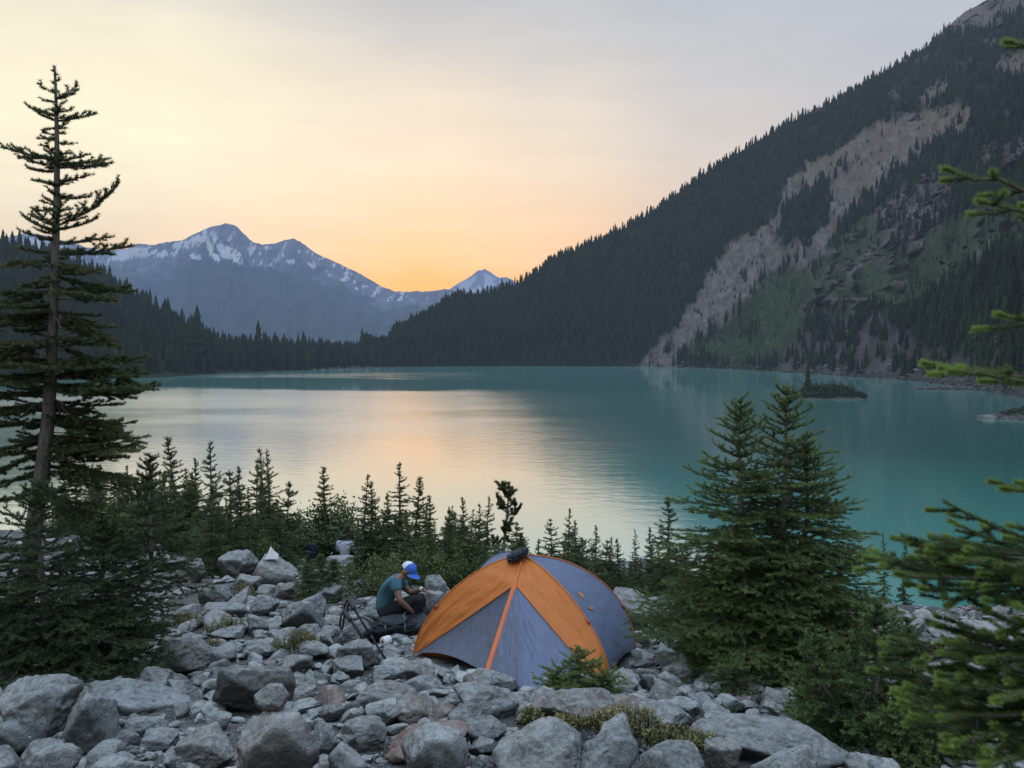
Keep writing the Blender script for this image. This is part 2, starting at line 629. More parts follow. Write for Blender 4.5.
# the cliff stands out of the slope in broken ribs
rib = fbm2(pxR / 7.0, pyR / 40.0, 4, 51, True)
posR[..., 1] -= cliff_f * (10 + 14 * rib)
posR[..., 2] += cliff_f * 5 * fbm2(pxR / 20, pyR / 5.0, 3, 52)
posR[..., 2] += scree_f * 2.0 * fbm2(pxR / 3.5, pyR / 3.5, 3, 53)
def soften(a, k=1):
    for _ in range(k):
        p_ = np.pad(a, 1, mode='edge')
        a = (p_[:-2, 1:-1] + p_[2:, 1:-1] + p_[1:-1, :-2] + p_[1:-1, 2:] + 2 * p_[1:-1, 1:-1]) / 6
    return a


scree_m, cliff_m, talus_m, shrub_m, strk_m = soften(scree_f, 2), soften(cliff_f, 1), soften(talus_f, 3), soften(shrub * 1.0, 4), soften(strk * 0.8, 2)
mask = np.stack([np.maximum(scree_m, strk_m), cliff_m, talus_m, shrub_m], -1)
m_slope, n = material('mountain_slope')
at = n('ShaderNodeAttribute', attribute_name='mask')
sc = n('ShaderNodeSeparateColor', {0: at.outputs['Color']})
pos = n('ShaderNodeNewGeometry').outputs['Position']
st = n('ShaderNodeMapping', {'Vector': pos, 'Scale': (1.0, 0.35, 0.35)})
nf = n.noise(pos, 0.05, 6, 0.65)
nd_ = n.noise(pos, 0.35, 5, 0.7)
ns = n.noise(st, 0.16, 6, 0.7)
base = n.mix(nf, (0.012, 0.020, 0.010), (0.030, 0.045, 0.020))
shr = n.mix(n.ramp(nf, [(0.35, 0.0), (0.65, 1.0)]), (0.026, 0.043, 0.021), (0.062, 0.086, 0.041))
shr = n.mix(n.ramp(nd_, [(0.4, 0.0), (0.7, 0.7)]), shr, (0.014, 0.026, 0.012))
scr = n.mix(n.ramp(ns, [(0.3, 0.0), (0.7, 1.0)]), (0.085, 0.078, 0.070), (0.225, 0.205, 0.180))
scr = n.mix(n.ramp(nd_, [(0.35, 0.6), (0.55, 0.0)]), scr, (0.075, 0.075, 0.072))
sz = n('ShaderNodeSeparateXYZ', {0: pos})
warm = n.ramp(n.math('DIVIDE', sz.outputs[2], 320.0), [(0.30, 0.0), (0.62, 1.0)])
scr = n.mix(n.math('MULTIPLY', warm, 0.45), scr, (0.20, 0.135, 0.10))
clf = n.mix(n.ramp(nd_, [(0.35, 0.0), (0.65, 1.0)]), (0.035, 0.032, 0.032), (0.17, 0.145, 0.13))
tal = n.mix(n.ramp(ns, [(0.35, 0.0), (0.7, 1.0)]), (0.050, 0.046, 0.050), (0.125, 0.115, 0.115))
c = n.mix(at.outputs['Alpha'], base, shr)
c = n.mix(sc.outputs[2], c, tal)
c = n.mix(sc.outputs[0], c, scr)
c = n.mix(sc.outputs[1], c, clf)
bs = n('ShaderNodeBsdfPrincipled', {'Base Color': c, 'Roughness': 0.95, 'Specular IOR Level': 0.1})
n.set(bs, 'Normal', n('ShaderNodeBump', {'Height': n.math('ADD', ns, nd_), 'Strength': 0.8, 'Distance': 3.0}))
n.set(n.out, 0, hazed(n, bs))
me = np_mesh('forested_mountain', posR.reshape(-1, 3), grid_faces(*UR.shape), {'mask': mask.reshape(-1, 4)})
tag(obj('forested_mountain', me, m_slope), 'steep forested mountainside scarred by a pale rockslide on the right', kind='structure')

# left-hand hill
shoreL = [(-700, 470), (-400, 415), (-200, 396), (-50, 384), (60, 380.5), (165, 377.5), (225, 373.5), (300, 370.5), (345, 368.5), (372, 367.2)]
shoreL = [(a, b, lake_d(b)) for a, b in shoreL]
ridgeL = [(-700, 60, 420), (-400, 120, 480), (-200, 178, 540), (-60, 228, 580), (0, 246, 600), (40, 256, 610), (90, 276, 620), (130, 298, 630), (165, 318, 640), (190, 332, 650), (210, 344, 660), (240, 352, 680), (300, 354, 700), (372, 356, 800)]


def dispL(U, V, pos):
    return 3.0 * sstep(0, 0.1, V) * (1 - sstep(0.85, 1, V)) * fbm2(U / 20, V * 6, 4, 61)


usL = np.concatenate([np.arange(-700, -40, 12), np.arange(-40, 373, 2.5)])
posL, UL, VL = sheet(usL, shoreL, ridgeL, 70, disp=dispL)
mask = np.zeros(UL.shape + (4,))
me = np_mesh('forested_hill', posL.reshape(-1, 3), grid_faces(*UL.shape), {'mask': mask.reshape(-1, 4)})
tag(obj('forested_hill', me, m_slope), 'dark forested hill sloping down to the far left shore', kind='structure')


# far snowy mountains
def far_range(name, label, us, ridge, dist, base_d, snow, amp, nv, seed, haze):
    ra = np.array(ridge, float)
    rx = np.arange(ra[0, 0], ra[-1, 0], 1.0)
    rd = [(a, b + c_, dist) for a, b, c_ in zip(rx, np.interp(rx, ra[:, 0], ra[:, 1]), 1.1 * fbm2(rx / 5.0, rx * 0 + seed, 3, seed + 20, True))]
    sh = [(us[0], 356, base_d), (us[-1], 356, base_d)]

    def dsp(U, V, pos):
        k = dist / 5000.0
        g = fbm2(U / 55.0 + 0.5 * V, V * 2.4, 5, seed, True)
        f = fbm2(U / 13.0, V * 9, 5, seed + 3, True)
        low = np.clip(pos[..., 2].max(axis=0) / (850.0 * k), 0.05, 1.0)[None] ** 1.3
        return low * k * amp * 1.15 * ((g * 0.6 + f * 0.4) - 0.95 * sstep(0.55, 0.9, V)) * sstep(0, 0.1, V) * (1 - sstep(0.93, 1.0, V))
    pos_, U_, V_ = sheet(us, sh, rd, nv, disp=dsp)
    X, Y = pix(pos_[..., 0], pos_[..., 1], pos_[..., 2])
    X2 = X + 3.0 * fbm2(X / 6, Y / 6, 3, seed + 7)
    Y2 = Y + 3.0 * fbm2(X / 6, Y / 6, 3, seed + 8)
    s_ = np.zeros(X.shape)
    for poly in snow:
        s_ = np.maximum(s_, in_poly(X2, Y2, poly))
    nz = fbm2(X / 5.0, Y / 2.6, 4, seed + 9)
    gul = fbm2(X / 4.0 + Y / 9.0, Y / 14.0, 4, seed + 11)
    s_ = s_ * (0.6 * gul + 0.5 * nz > -0.22)
    s_ = np.maximum(s_, (0.7 * gul + 0.5 * nz > 0.26) & (V_ > 0.66)).astype(float)
    veg = sstep(0.62, 0.45, V_ + 0.12 * nz)
    mt, n = material(name)
    at = n('ShaderNodeAttribute', attribute_name='mask')
    sc = n('ShaderNodeSeparateColor', {0: at.outputs['Color']})
    pos = n('ShaderNodeNewGeometry').outputs['Position']
    nn = n.noise(pos, 0.008, 7, 0.7)
    rock = n.mix(n.ramp(nn, [(0.35, 0.0), (0.65, 1.0)]), (0.03, 0.035, 0.04), (0.25, 0.25, 0.25))
    vg = n.mix(nn, (0.02, 0.032, 0.02), (0.07, 0.085, 0.06))
    rock = n.mix(sc.outputs[2], (0.012, 0.014, 0.018), n.mix(0.5, rock, (0.33, 0.33, 0.33)))
    vg = n.mix(n.math('MULTIPLY', sc.outputs[2], 0.6), vg, (0.13, 0.135, 0.12))
    c = n.mix(sc.outputs[1], rock, vg)
    c = n.mix(sc.outputs[0], c, (0.85, 0.87, 0.90))
    bs = n('ShaderNodeBsdfPrincipled', {'Base Color': c, 'Roughness': 0.95, 'Specular IOR Level': 0.1})
    n.set(bs, 'Normal', n('ShaderNodeBump', {'Height': nn, 'Strength': 1.0, 'Distance': 110.0}))
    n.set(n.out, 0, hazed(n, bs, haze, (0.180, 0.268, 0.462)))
    crag = np.clip(0.5 + 0.9 * fbm2(X / 16.0 + Y / 30.0, Y / 9.0, 5, seed + 14, True) * 0.7 + 0.45 * gul, 0, 1)
    mk = np.stack([s_, veg, crag, np.ones_like(veg)], -1)
    me = np_mesh(name, pos_.reshape(-1, 3), grid_faces(*U_.shape), {'mask': mk.reshape(-1, 4)})
    tag(obj(name, me, mt), label, kind='structure')


ridgeF = [(-60, 260), (-20, 246), (10, 236), (30, 232), (48, 236), (75, 244), (105, 251), (128, 248), (137, 243), (150, 245), (165, 242), (185, 239), (196, 233), (206, 228), (218, 225), (228, 223), (236, 226), (244, 234), (252, 241), (262, 244),
          (275, 243), (284, 240), (293, 238), (300, 241), (308, 247), (318, 254), (332, 260), (345, 266), (358, 272), (372, 280), (384, 287), (395, 291), (412, 291), (430, 291), (445, 289), (458, 289), (470, 296), (480, 304), (500, 318), (540, 345), (600, 352)]
SNOW = [[(105, 252), (135, 247), (165, 250), (170, 256), (140, 258), (115, 260)], [(170, 244), (193, 238), (204, 236), (196, 246), (178, 250)], [(200, 238), (206, 234), (215, 250), (222, 261), (215, 262), (208, 250)],
        [(208, 232), (214, 230), (222, 245), (229, 256), (228, 261), (222, 256)], [(225, 248), (234, 249), (243, 256), (243, 263), (234, 263), (228, 256)], [(246, 248), (258, 245), (256, 254), (250, 258)],
        [(274, 259), (281, 258), (281, 261), (275, 262)], [(285, 259), (294, 260), (297, 263), (288, 264)], [(307, 263), (315, 264), (317, 268), (310, 268)], [(342, 270), (349, 276), (347, 278)], [(360, 283), (369, 287), (362, 287)],
        [(190, 305 - 50), (203, 256), (200, 259), (188, 259)], [(20, 240), (50, 238), (70, 250), (60, 262), (35, 258), (10, 250)]]
far_range('snowy_mountain', 'blue hazy mountain with snow patches beyond the far shore', np.arange(-60, 600, 1.4), ridgeF, 5200, 2700, SNOW, 150, 150, 71, 6600)
ridgeF2 = [(380, 320), (420, 306), (445, 292), (455, 285), (463, 280), (472, 275), (478, 270), (485, 269), (492, 273), (500, 278), (506, 276), (514, 280), (525, 290), (560, 315), (600, 340)]
SNOW2 = [[(458, 284), (476, 274), (480, 279), (470, 287), (460, 288)], [(484, 272), (492, 277), (496, 286), (486, 284)], [(500, 279), (512, 281), (512, 286), (502, 286)], [(470, 288), (486, 287), (480, 293), (466, 292)]]
far_range('distant_peak', 'faint pale peak in the gap between the mountains', np.arange(380, 600, 1.6), ridgeF2, 9500, 6500, SNOW2, 130, 90, 83, 6000)


# ------------------------------------------------------------------ far forests
def spire(rg, sides=6, tiers=4):
    """a rough little conifer of ragged stacked skirts: unit height"""
    vs, fs = [], []
    nv = 0
    for k in range(tiers):
        z0 = 0.04 + 0.86 * k / tiers
        z1 = min(1.0, z0 + 0.86 / tiers * 1.9)
        if k == tiers - 1:
            z1 = 1.0
        r0 = 0.145 * (1 - z0) ** 0.8 + 0.012
        ang = np.arange(sides * 2) / (sides * 2) * 2 * math.pi + rg.random() * 6
        rr = r0 * np.where(np.arange(sides * 2) % 2, rg.uniform(0.45, 0.7, sides * 2), rg.uniform(0.8, 1.3, sides * 2))
        zz = z0 + rg.uniform(-0.03, 0.03, sides * 2)
        v = np.stack([rr * np.cos(ang), rr * np.sin(ang), zz], 1)
        vs.append(np.vstack([v, [[0, 0, z1]]]))
        i = np.arange(sides * 2)
        fs.append(np.stack([nv + i, nv + (i + 1) % (sides * 2), np.full(sides * 2, nv + sides * 2)], 1))
        nv += sides * 2 + 1
    return np.vstack(vs), np.vstack(fs)


m_far_tree, n = material('far_conifers')
t_ = n.attr('tint')
c = n.mix(t_, (0.012, 0.020, 0.012), (0.042, 0.060, 0.030))
bs = n('ShaderNodeBsdfPrincipled', {'Base Color': c, 'Roughness': 0.9, 'Specular IOR Level': 0.1})
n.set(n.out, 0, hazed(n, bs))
rf = np.random.default_rng(5)
SPIRES = [spire(rf, 5, t) for t in (3, 4, 4, 5)]


def plant_forest(name, label, pts, hts):
    N = len(pts)
    which = rf.integers(0, len(SPIRES), N)
    V, F, A, nv = [], [], [], 0
    for k, (sv, sf) in enumerate(SPIRES):
        ix = np.where(which == k)[0]
        if not len(ix):
            continue
        an = rf.uniform(0, 6.28, len(ix))
        w_ = hts[ix] * rf.uniform(0.75, 1.3, len(ix))
        c_, s_ = np.cos(an)[:, None], np.sin(an)[:, None]
        x = (sv[None, :, 0] * c_ - sv[None, :, 1] * s_) * w_[:, None] + pts[ix, 0][:, None]
        y = (sv[None, :, 0] * s_ + sv[None, :, 1] * c_) * w_[:, None] + pts[ix, 1][:, None]
        z = sv[None, :, 2] * hts[ix][:, None] + pts[ix, 2][:, None]
        V.append(np.stack([x, y, z], -1).reshape(-1, 3))
        off = nv + np.arange(len(ix))[:, None, None] * len(sv)
        F.append((sf[None] + off).reshape(-1, 3))
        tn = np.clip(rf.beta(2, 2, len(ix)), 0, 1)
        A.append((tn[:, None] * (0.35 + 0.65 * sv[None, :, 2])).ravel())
        nv += len(ix) * len(sv)
    o = obj(name, np_mesh(name, np.vstack(V), np.vstack(F), {'tint': np.concatenate(A)}, smooth=False), m_far_tree)
    return tag(o, label, kind='stuff')


def pick(posg, wts, N):
    """N random points on a grid surface, cells weighted"""
    w_ = wts[:-1, :-1].ravel()
    ii = rf.choice(len(w_), N, p=w_ / w_.sum())
    nr, nc = wts.shape
    r_, c_ = ii // (nc - 1), ii % (nc - 1)
    a, b = rf.random(N)[:, None], rf.random(N)[:, None]
    q = posg[r_, c_] * (1 - a) * (1 - b) + posg[r_ + 1, c_] * a * (1 - b) + posg[r_, c_ + 1] * (1 - a) * b + posg[r_ + 1, c_ + 1] * a * b
    return q, r_, c_


bare = np.clip(scree_f * (scree_f > 0.5) + cliff_f + talus_f * (talus_f > 0.5) + strk * 0.7, 0, 1)
clump = fbm2(pxR / 22, pyR / 22, 3, 77)
wt = (1 - bare) * np.where(shrub, np.where(clump > 0.28, 0.9, 0.42), 1.0) * (VR > 0.005) * (VR < 1.02)
wt = wt * np.where(pyR < 22, 0.6, 1.0) * np.where(UR > 1060, 2.0, 1.0)
wt = wt + 0.004 * (scree_f > 0)
q, r_, c_ = pick(posR, wt, 21000)
hts = rf.uniform(6.0, 11.5, len(q)) * np.where(shrub[r_, c_], np.where(clump[r_, c_] > 0.28, 0.6, rf.uniform(0.15, 0.32, len(q))), 1.0) * np.where(bare[r_, c_] > 0.5, 0.45, 1.0) * np.where(rf.random(len(q)) < 0.04, 1.35, 1.0)
hts *= np.interp(posR[r_, c_][:, 1], [350, 700, 900], [1.0, 1.0, 0.95])
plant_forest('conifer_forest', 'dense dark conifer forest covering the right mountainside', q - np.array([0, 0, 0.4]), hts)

wl = np.ones(UL.shape) * (VL > 0.03) * (VL < 1.03) * np.where(UL < -50, 3.0, 1.0)
q, r_, c_ = pick(posL, wl, 5200)
hts = rf.uniform(9, 16, len(q)) * np.where(rf.random(len(q)) < 0.06, 1.35, 1.0)
plant_forest('hillside_forest', 'dark conifer forest on the left hill above the far shore', q - np.array([0, 0, 0.4]), hts)
# ------------------------------------------------------------------ foliage materials
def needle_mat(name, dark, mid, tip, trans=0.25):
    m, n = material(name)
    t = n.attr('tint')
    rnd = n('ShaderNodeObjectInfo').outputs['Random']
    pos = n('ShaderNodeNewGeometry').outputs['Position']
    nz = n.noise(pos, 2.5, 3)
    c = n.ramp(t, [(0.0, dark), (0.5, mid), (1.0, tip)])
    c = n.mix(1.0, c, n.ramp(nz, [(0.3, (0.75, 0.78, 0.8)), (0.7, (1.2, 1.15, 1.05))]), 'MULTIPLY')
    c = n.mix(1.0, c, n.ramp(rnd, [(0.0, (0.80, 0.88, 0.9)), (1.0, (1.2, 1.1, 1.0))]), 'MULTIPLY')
    bs = n('ShaderNodeBsdfPrincipled', {'Base Color': c, 'Roughness': 0.55, 'Specular IOR Level': 0.35})
    tr = n('ShaderNodeBsdfTranslucent', {'Color': c})
    n.set(n.out, 0, n('ShaderNodeMixShader', {0: trans, 1: bs, 2: tr}))
    return m


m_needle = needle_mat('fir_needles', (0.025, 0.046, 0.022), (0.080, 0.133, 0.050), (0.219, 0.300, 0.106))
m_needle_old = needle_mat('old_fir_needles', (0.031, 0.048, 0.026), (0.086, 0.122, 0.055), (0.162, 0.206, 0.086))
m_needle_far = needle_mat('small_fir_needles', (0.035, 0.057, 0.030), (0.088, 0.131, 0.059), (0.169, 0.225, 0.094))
m_needle_lime = needle_mat('fresh_fir_needles', (0.022, 0.038, 0.014), (0.062, 0.098, 0.031), (0.324, 0.444, 0.120), 0.35)
m_leaf = needle_mat('shrub_leaves', (0.026, 0.043, 0.019), (0.070, 0.108, 0.041), (0.144, 0.192, 0.072))
m_heather = needle_mat('heather_leaves', (0.035, 0.045, 0.012), (0.13, 0.14, 0.035), (0.42, 0.40, 0.19))

m_bark, n = material('grey_fir_bark')
pos = n('ShaderNodeTexCoord').outputs['Object']
mp = n('ShaderNodeMapping', {'Vector': pos, 'Scale': (1, 1, 0.35)})
b1 = n.noise(mp, 30, 6, 0.7)
b2 = n.noise(pos, 6, 4)
c = n.mix(n.ramp(b1, [(0.3, 0.0), (0.7, 1.0)]), (0.065, 0.058, 0.054), (0.225, 0.210, 0.200))
c = n.mix(n.ramp(b2, [(0.5, 0.0), (0.75, 0.6)]), c, (0.09, 0.10, 0.075))
bs = n('ShaderNodeBsdfPrincipled', {'Base Color': c, 'Roughness': 0.9, 'Specular IOR Level': 0.2})
n.set(bs, 'Normal', n('ShaderNodeBump', {'Height': b1, 'Strength': 0.8, 'Distance': 0.01}))
n.set(n.out, 0, bs)
m_twig = simple_mat('brown_twig', (0.06, 0.045, 0.032), 0.9)


class Needles:
    """accumulates twig segments, then grows needles on them all at once"""
    def __init__(self):
        self.a, self.b, self.ta, self.tb, self.fl = [], [], [], [], []

    def seg(self, pts, t0, t1, fl=1.0):
        pts = np.asarray(pts, float)
        ts = np.linspace(t0, t1, len(pts))
        for i in range(len(pts) - 1):
            self.a.append(pts[i]); self.b.append(pts[i + 1])
            self.ta.append(ts[i]); self.tb.append(ts[i + 1]); self.fl.append(fl)

    def grow(self, rg, per_m, length, width, fwd=0.55, up=0.35, flat=0.65):
        a, b = np.array(self.a), np.array(self.b)
        ta, tb = np.array(self.ta), np.array(self.tb)
        d = b - a
        L = np.linalg.norm(d, axis=1)
        cnt = rg.poisson(L * per_m)
        k = np.repeat(np.arange(len(a)), cnt)
        N = len(k)
        u = rg.random(N)
        base = a[k] + d[k] * u[:, None]
        t = d[k] / (L[k][:, None] + 1e-9)
        # side vector lies in the horizontal: sprays are flat
        s = np.cross(t, [0, 0, 1.0])
        s /= np.linalg.norm(s, axis=1, keepdims=True) + 1e-6
        nrm = np.cross(s, t)
        th = rg.uniform(0, 2 * math.pi, N)
        rad = s * np.cos(th)[:, None] + nrm * (np.sin(th) * flat)[:, None]
        rad[:, 2] += up * 0.5
        dr = t * fwd + rad
        dr /= np.linalg.norm(dr, axis=1, keepdims=True)
        ll = length * rg.uniform(0.65, 1.15, N)
        tint = np.clip(ta[k] + (tb[k] - ta[k]) * u + rg.normal(0, 0.07, N), 0, 1)
        w_ = np.cross(dr, rg.normal(0, 1, (N, 3)))
        w_ /= np.linalg.norm(w_, axis=1, keepdims=True) + 1e-6
        w_ *= width / 2
        v = np.stack([base - w_, base + w_, base + dr * ll[:, None]], 1).reshape(-1, 3)
        f = np.arange(3 * N).reshape(-1, 3)
        tn = np.stack([tint * 0.85, tint * 0.85, np.minimum(1, tint * 1.1)], 1).ravel()
        return v, f, tn


def branch_path(origin, az, L, el0, curl, nseg=7, rg=None, wob=0.05):
    """polyline leaving the trunk: starts at elevation el0, bends by curl (positive turns the tip up)"""
    p = np.array(origin, float)
    out = [p.copy()]
    for i in range(nseg):
        t = (i + 0.5) / nseg
        el = el0 + curl * t ** 1.4
        a = az + (rg.normal(0, wob) if rg is not None else 0)
        p = p + L / nseg * np.array([math.cos(el) * math.cos(a), math.cos(el) * math.sin(a), math.sin(el)])
        out.append(p.copy())
    return np.array(out)


def at_path(path, t):
    f = t * (len(path) - 1)
    i = min(int(f), len(path) - 2)
    return path[i] + (path[i + 1] - path[i]) * (f - i), path[i + 1] - path[i]


MIN_TWIG = 0.07


def grow_branch(nd, wood, rg, origin, az, L, el0, curl, thick, twig_step=0.09, twig_len=0.42, tint=(0.15, 0.75), bare=0.12, sub=True, droop=0.0, wob=0.07, ang=(0.75, 1.05)):
    path = branch_path(origin, az, L, el0, curl, max(4, int(L / 0.09)), rg, wob)
    if thick:
        wood.tube(path, np.linspace(thick, max(thick * 0.25, 0.0015), len(path)), 4)
    k0 = int(len(path) * bare)
    nd.seg(path[k0:], tint[0], tint[1])
    t = bare + rg.uniform(0, 0.05)
    sgn = 1 if rg.random() < 0.5 else -1
    while t < 0.97:
        o, d = at_path(path, t)
        hd = math.atan2(d[1], d[0])
        rem = L * (1 - t)
        l2 = min(twig_len * L * (0.35 + 0.65 * (1 - abs(t - 0.35) / 0.65)), rem * 1.0 + 0.05) * rg.uniform(0.7, 1.15)
        l2 = max(l2, min(MIN_TWIG, 0.30 * L + 0.012))
        e2 = math.atan2(d[2], math.hypot(d[0], d[1])) + rg.normal(0.0, 0.12) - droop
        a2 = hd + sgn * rg.uniform(*ang)
        pth = branch_path(o, a2, l2, e2, 0.25, max(2, int(l2 / 0.07)), rg, 0.05)
        tt = tint[0] + (tint[1] - tint[0]) * t * 0.7
        nd.seg(pth, tt, min(1, tt * 0.5 + tint[1] * 0.5 + 0.12 * t))
        if thick and l2 > 0.12:
            wood.tube(pth, np.linspace(thick * 0.35, 0.0012, len(pth)), 3)
        if sub and l2 > 0.16:
            s3 = 1
            for t3 in np.arange(0.3, 0.9, max(0.16, 0.075 / l2)):
                o3, d3 = at_path(pth, t3)
                h3 = math.atan2(d3[1], d3[0])
                l3 = min(l2 * 0.42, l2 * (1 - t3) + 0.03) * rg.uniform(0.7, 1.1)
                p3 = branch_path(o3, h3 + s3 * rg.uniform(0.7, 1.0), l3, e2 + rg.normal(0, 0.1), 0.2, 2, rg, 0.04)
                nd.seg(p3, tt, min(1, tt * 0.6 + tint[1] * 0.45))
                s3 = -s3
        sgn = -sgn
        t += twig_step / L * rg.uniform(0.7, 1.3)
    return path


def finish_tree(root, trunk_mb, nd, wood, rg, per_m, nl, nw, nmat, wmat=None, **kw):
    v, f, tn = nd.grow(rg, per_m, nl, nw, **kw)
    me = np_mesh('crown', v, f, {'tint': tn}, smooth=False)
    cr = obj('crown', me, nmat, root)
    if wood is not None and wood.n:          # limbs belong to the trunk
        for vv, qq, tt, aa in wood.raw:
            trunk_mb.add(vv, qq, tt, aa)
    trunk_mb.build('trunk', m_bark, root)
    return cr


# ------------------------------------------------------------------ the tall fir on the left
def tall_fir():
    rg = np.random.default_rng(21)
    d0 = 8.0
    bx, by = P(24, 615, d0).x, d0
    bz = gz(bx, by) - 0.1
    root = thing('fir_tree', 'tall sparse fir with a bare grey trunk reaching above the hills on the left', 'tree', (bx, by, bz))
    o = np.array([bx, by, bz])
    ctr = [(21, 640), (27, 575), (38, 500), (47, 430), (51, 370), (54, 300), (56, 230), (57, 160), (56, 100), (54.5, 66)]
    tp = np.array([np.array(P(a, b, d0)) for a, b in ctr]) - o
    tp[0, 2] = min(tp[0, 2], -0.05)
    tp = catmull(tp, 60)
    hz = tp[:, 2]
    tr = MB()
    tr.tube(tp, np.interp(hz, [hz[0], 0.6, 2.0, 3.5, 5.0, hz[-1]], [0.110, 0.088, 0.068, 0.043, 0.024, 0.008]), 12)
    nd, wood = Needles(), MB()

    def trunk_at(py):
        z = P(50, py, d0).z - bz
        return np.array([np.interp(z, hz, tp[:, k]) for k in range(3)])
    # (row of the photo, reach left px, reach right px, rise of the tips, number of extra boughs)
    rows = [(78, 4, 4, 0.9, 2), (100, 14, 28, 0.35, 2), (112, 30, 14, 0.5, 2), (118, 20, 34, 0.35, 2), (127, 14, 12, 0.1, 2), (140, 16, 16, 0.1, 2), (158, 42, 30, 0.15, 2), (163, 55, 46, 0.1, 3), (168, 28, 58, 0.05, 2),
            (183, 20, 32, 0.05, 2), (200, 12, 28, 0.15, 2), (208, 20, 14, 0.1, 1), (226, 30, 74, 0.35, 2), (232, 28, 40, 0.2, 2), (243, 18, 50, 0.0, 2), (252, 34, 75, 0.05, 2),
            (262, 50, 60, 0.0, 3), (275, 40, 70, -0.1, 3), (290, 60, 76, 0.0, 3), (308, 55, 60, -0.1, 4), (322, 72, 66, -0.1, 3), (340, 60, 85, -0.1, 4), (358, 75, 96, 0.0, 4), (372, 70, 80, -0.1, 3),
            (385, 80, 102, -0.05, 4), (402, 75, 80, -0.1, 4), (420, 85, 98, -0.1, 4), (437, 90, 104, -0.05, 4), (452, 70, 116, -0.15, 3), (470, 60, 70, -0.25, 3), (490, 60, 70, -0.3, 2)]
    for py, lf, rt, rise, ext in rows:
        top = py < 260
        for side, reach in ((-1, lf), (1, rt)):
            reach *= rg.uniform(0.82, 1.12) if not top else 1.0
            L = reach / FPX * d0 * (1.0 if top else 1.05)
            az = (math.pi if side < 0 else 0.0) + rg.normal(0, 0.22)
            L = L / max(0.6, abs(math.cos(az)))
            o0 = trunk_at(py + rg.uniform(-3, 3) + (6 if top else 0) * rise)
            grow_branch(nd, wood, rg, o0, az, L, rise * 0.6 - (0.22 if not top else 0.0) + rg.normal(0, 0.12), 0.12 + rise * 0.35 + rg.normal(0, 0.16), 0.010 if L > 0.3 else 0.006, 0.048, 0.38 if top else 0.46,
                        tint=(0.12, 0.62), bare=0.05, ang=(0.6, 1.0), sub=L > 0.3)
        for e in range(ext + (2 if py > 300 else 0)):
            az = rg.uniform(0, 2 * math.pi)
            if py > 380 and math.sin(az) < -0.35:
                az = -az                              # the lower trunk shows bare towards the stones
            L = (lf + rt) / 2 / FPX * d0 * rg.uniform(0.55, 0.95)
            o0 = trunk_at(py + rg.uniform(-6, 6))
            grow_branch(nd, wood, rg, o0, az, L, rise * 0.6 - (0.15 if not top else 0), 0.3, 0.009 if L > 0.3 else 0.005, 0.055, 0.40, tint=(0.10, 0.5), bare=0.08, sub=L > 0.35)
    # the leader is needled too
    nd.seg(tp[-14:], 0.3, 0.6)
    # dead twigs on the lower trunk
    for py in np.arange(250, 610, 7):
        o0 = trunk_at(py)
        az = rg.uniform(-1.6, 1.6)
        wood.tube(branch_path(o0, az, rg.uniform(0.15, 0.6), rg.uniform(-0.3, 0.2), -0.4, 5, rg, 0.2), np.linspace(0.006, 0.0015, 6), 4)
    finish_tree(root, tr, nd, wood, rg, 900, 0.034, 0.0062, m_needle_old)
    return root


tall_fir()


# dense young fir under it
def dense_fir(label, px, py, d, H, rad, seed, leaders, nmat, per_m=560, nl=0.030, nw=0.008, whorl=0.105, tint=(0.10, 0.70), zlow=0.06, name='fir_tree', nbr=7, droop=0.05, top_open=1.0, pos=None, twig_step=0.075):
    rg = np.random.default_rng(seed)
    if pos is None:
        x = P(px, py, d).x
        y = d
    else:
        x, y = pos
    z = gz(x, y) - 0.03
    root = thing(name, label, 'tree', (x, y, z))
    nd, wood, tr = Needles(), MB(), MB()
    for (ox, oy, h, rs) in leaders:
        n_ = 26
        zz = np.linspace(0, h, n_)
        lean = np.stack([ox * np.minimum(1, zz / (0.5 * H)) + 0.015 * np.sin(zz * 3 + ox * 9), oy * np.minimum(1, zz / (0.5 * H)), zz], 1)
        tr.tube(lean, np.interp(zz, [0, h], [0.018 + 0.016 * h, 0.005]), 8)
        z_ = h - 0.02
        step = whorl * 0.55
        first = True
        while z_ > zlow * H:
            frac = (h - z_) / h
            env = rad * rs * min(1.0, 0.06 + 1.05 * frac ** 0.9) if frac < 0.75 else rad * rs * (1.0 - 0.35 * (frac - 0.75) / 0.25)
            c = np.array([np.interp(z_, zz, lean[:, k]) for k in range(3)])
            nb = nbr if not first else 4
            a0 = rg.uniform(0, 6.28)
            for i in range(nb):
                az = a0 + i * 2 * math.pi / nb + rg.normal(0, 0.2)
                L = max(0.05, env * rg.uniform(0.62, 1.12))
                el = 0.55 - 1.0 * min(1, frac * 1.6) + rg.normal(0, 0.1)
                el = max(el, -0.32)
                grow_branch(nd, wood, rg, c + [0, 0, rg.normal(0, 0.015)], az, L, el, 0.28 + 0.1 * rg.random(), 0.0022 + 0.005 * L, twig_step, 0.42, tint=tint, bare=0.05 + 0.25 * min(1, L), sub=L > 0.3, droop=droop)
            first = False
            z_ -= step * rg.uniform(0.8, 1.2)
            step = min(whorl, step * 1.12)
        nd.seg(lean[-5:], 0.55, 0.9)
    finish_tree(root, tr, nd, wood, rg, per_m, nl, nw, nmat)
    return root


dense_fir('broad dark young fir growing at the foot of the tall trunk on the left', 44, 672, 7.35, 1.75, 1.35, 31, [(0.0, 0.0, 1.75, 0.95), (-0.75, 0.15, 1.35, 0.85), (0.40, 0.3, 1.40, 0.78), (0.75, 0.55, 1.95, 0.62)], m_needle_old, per_m=520, whorl=0.11, tint=(0.08, 0.62), zlow=0.0)
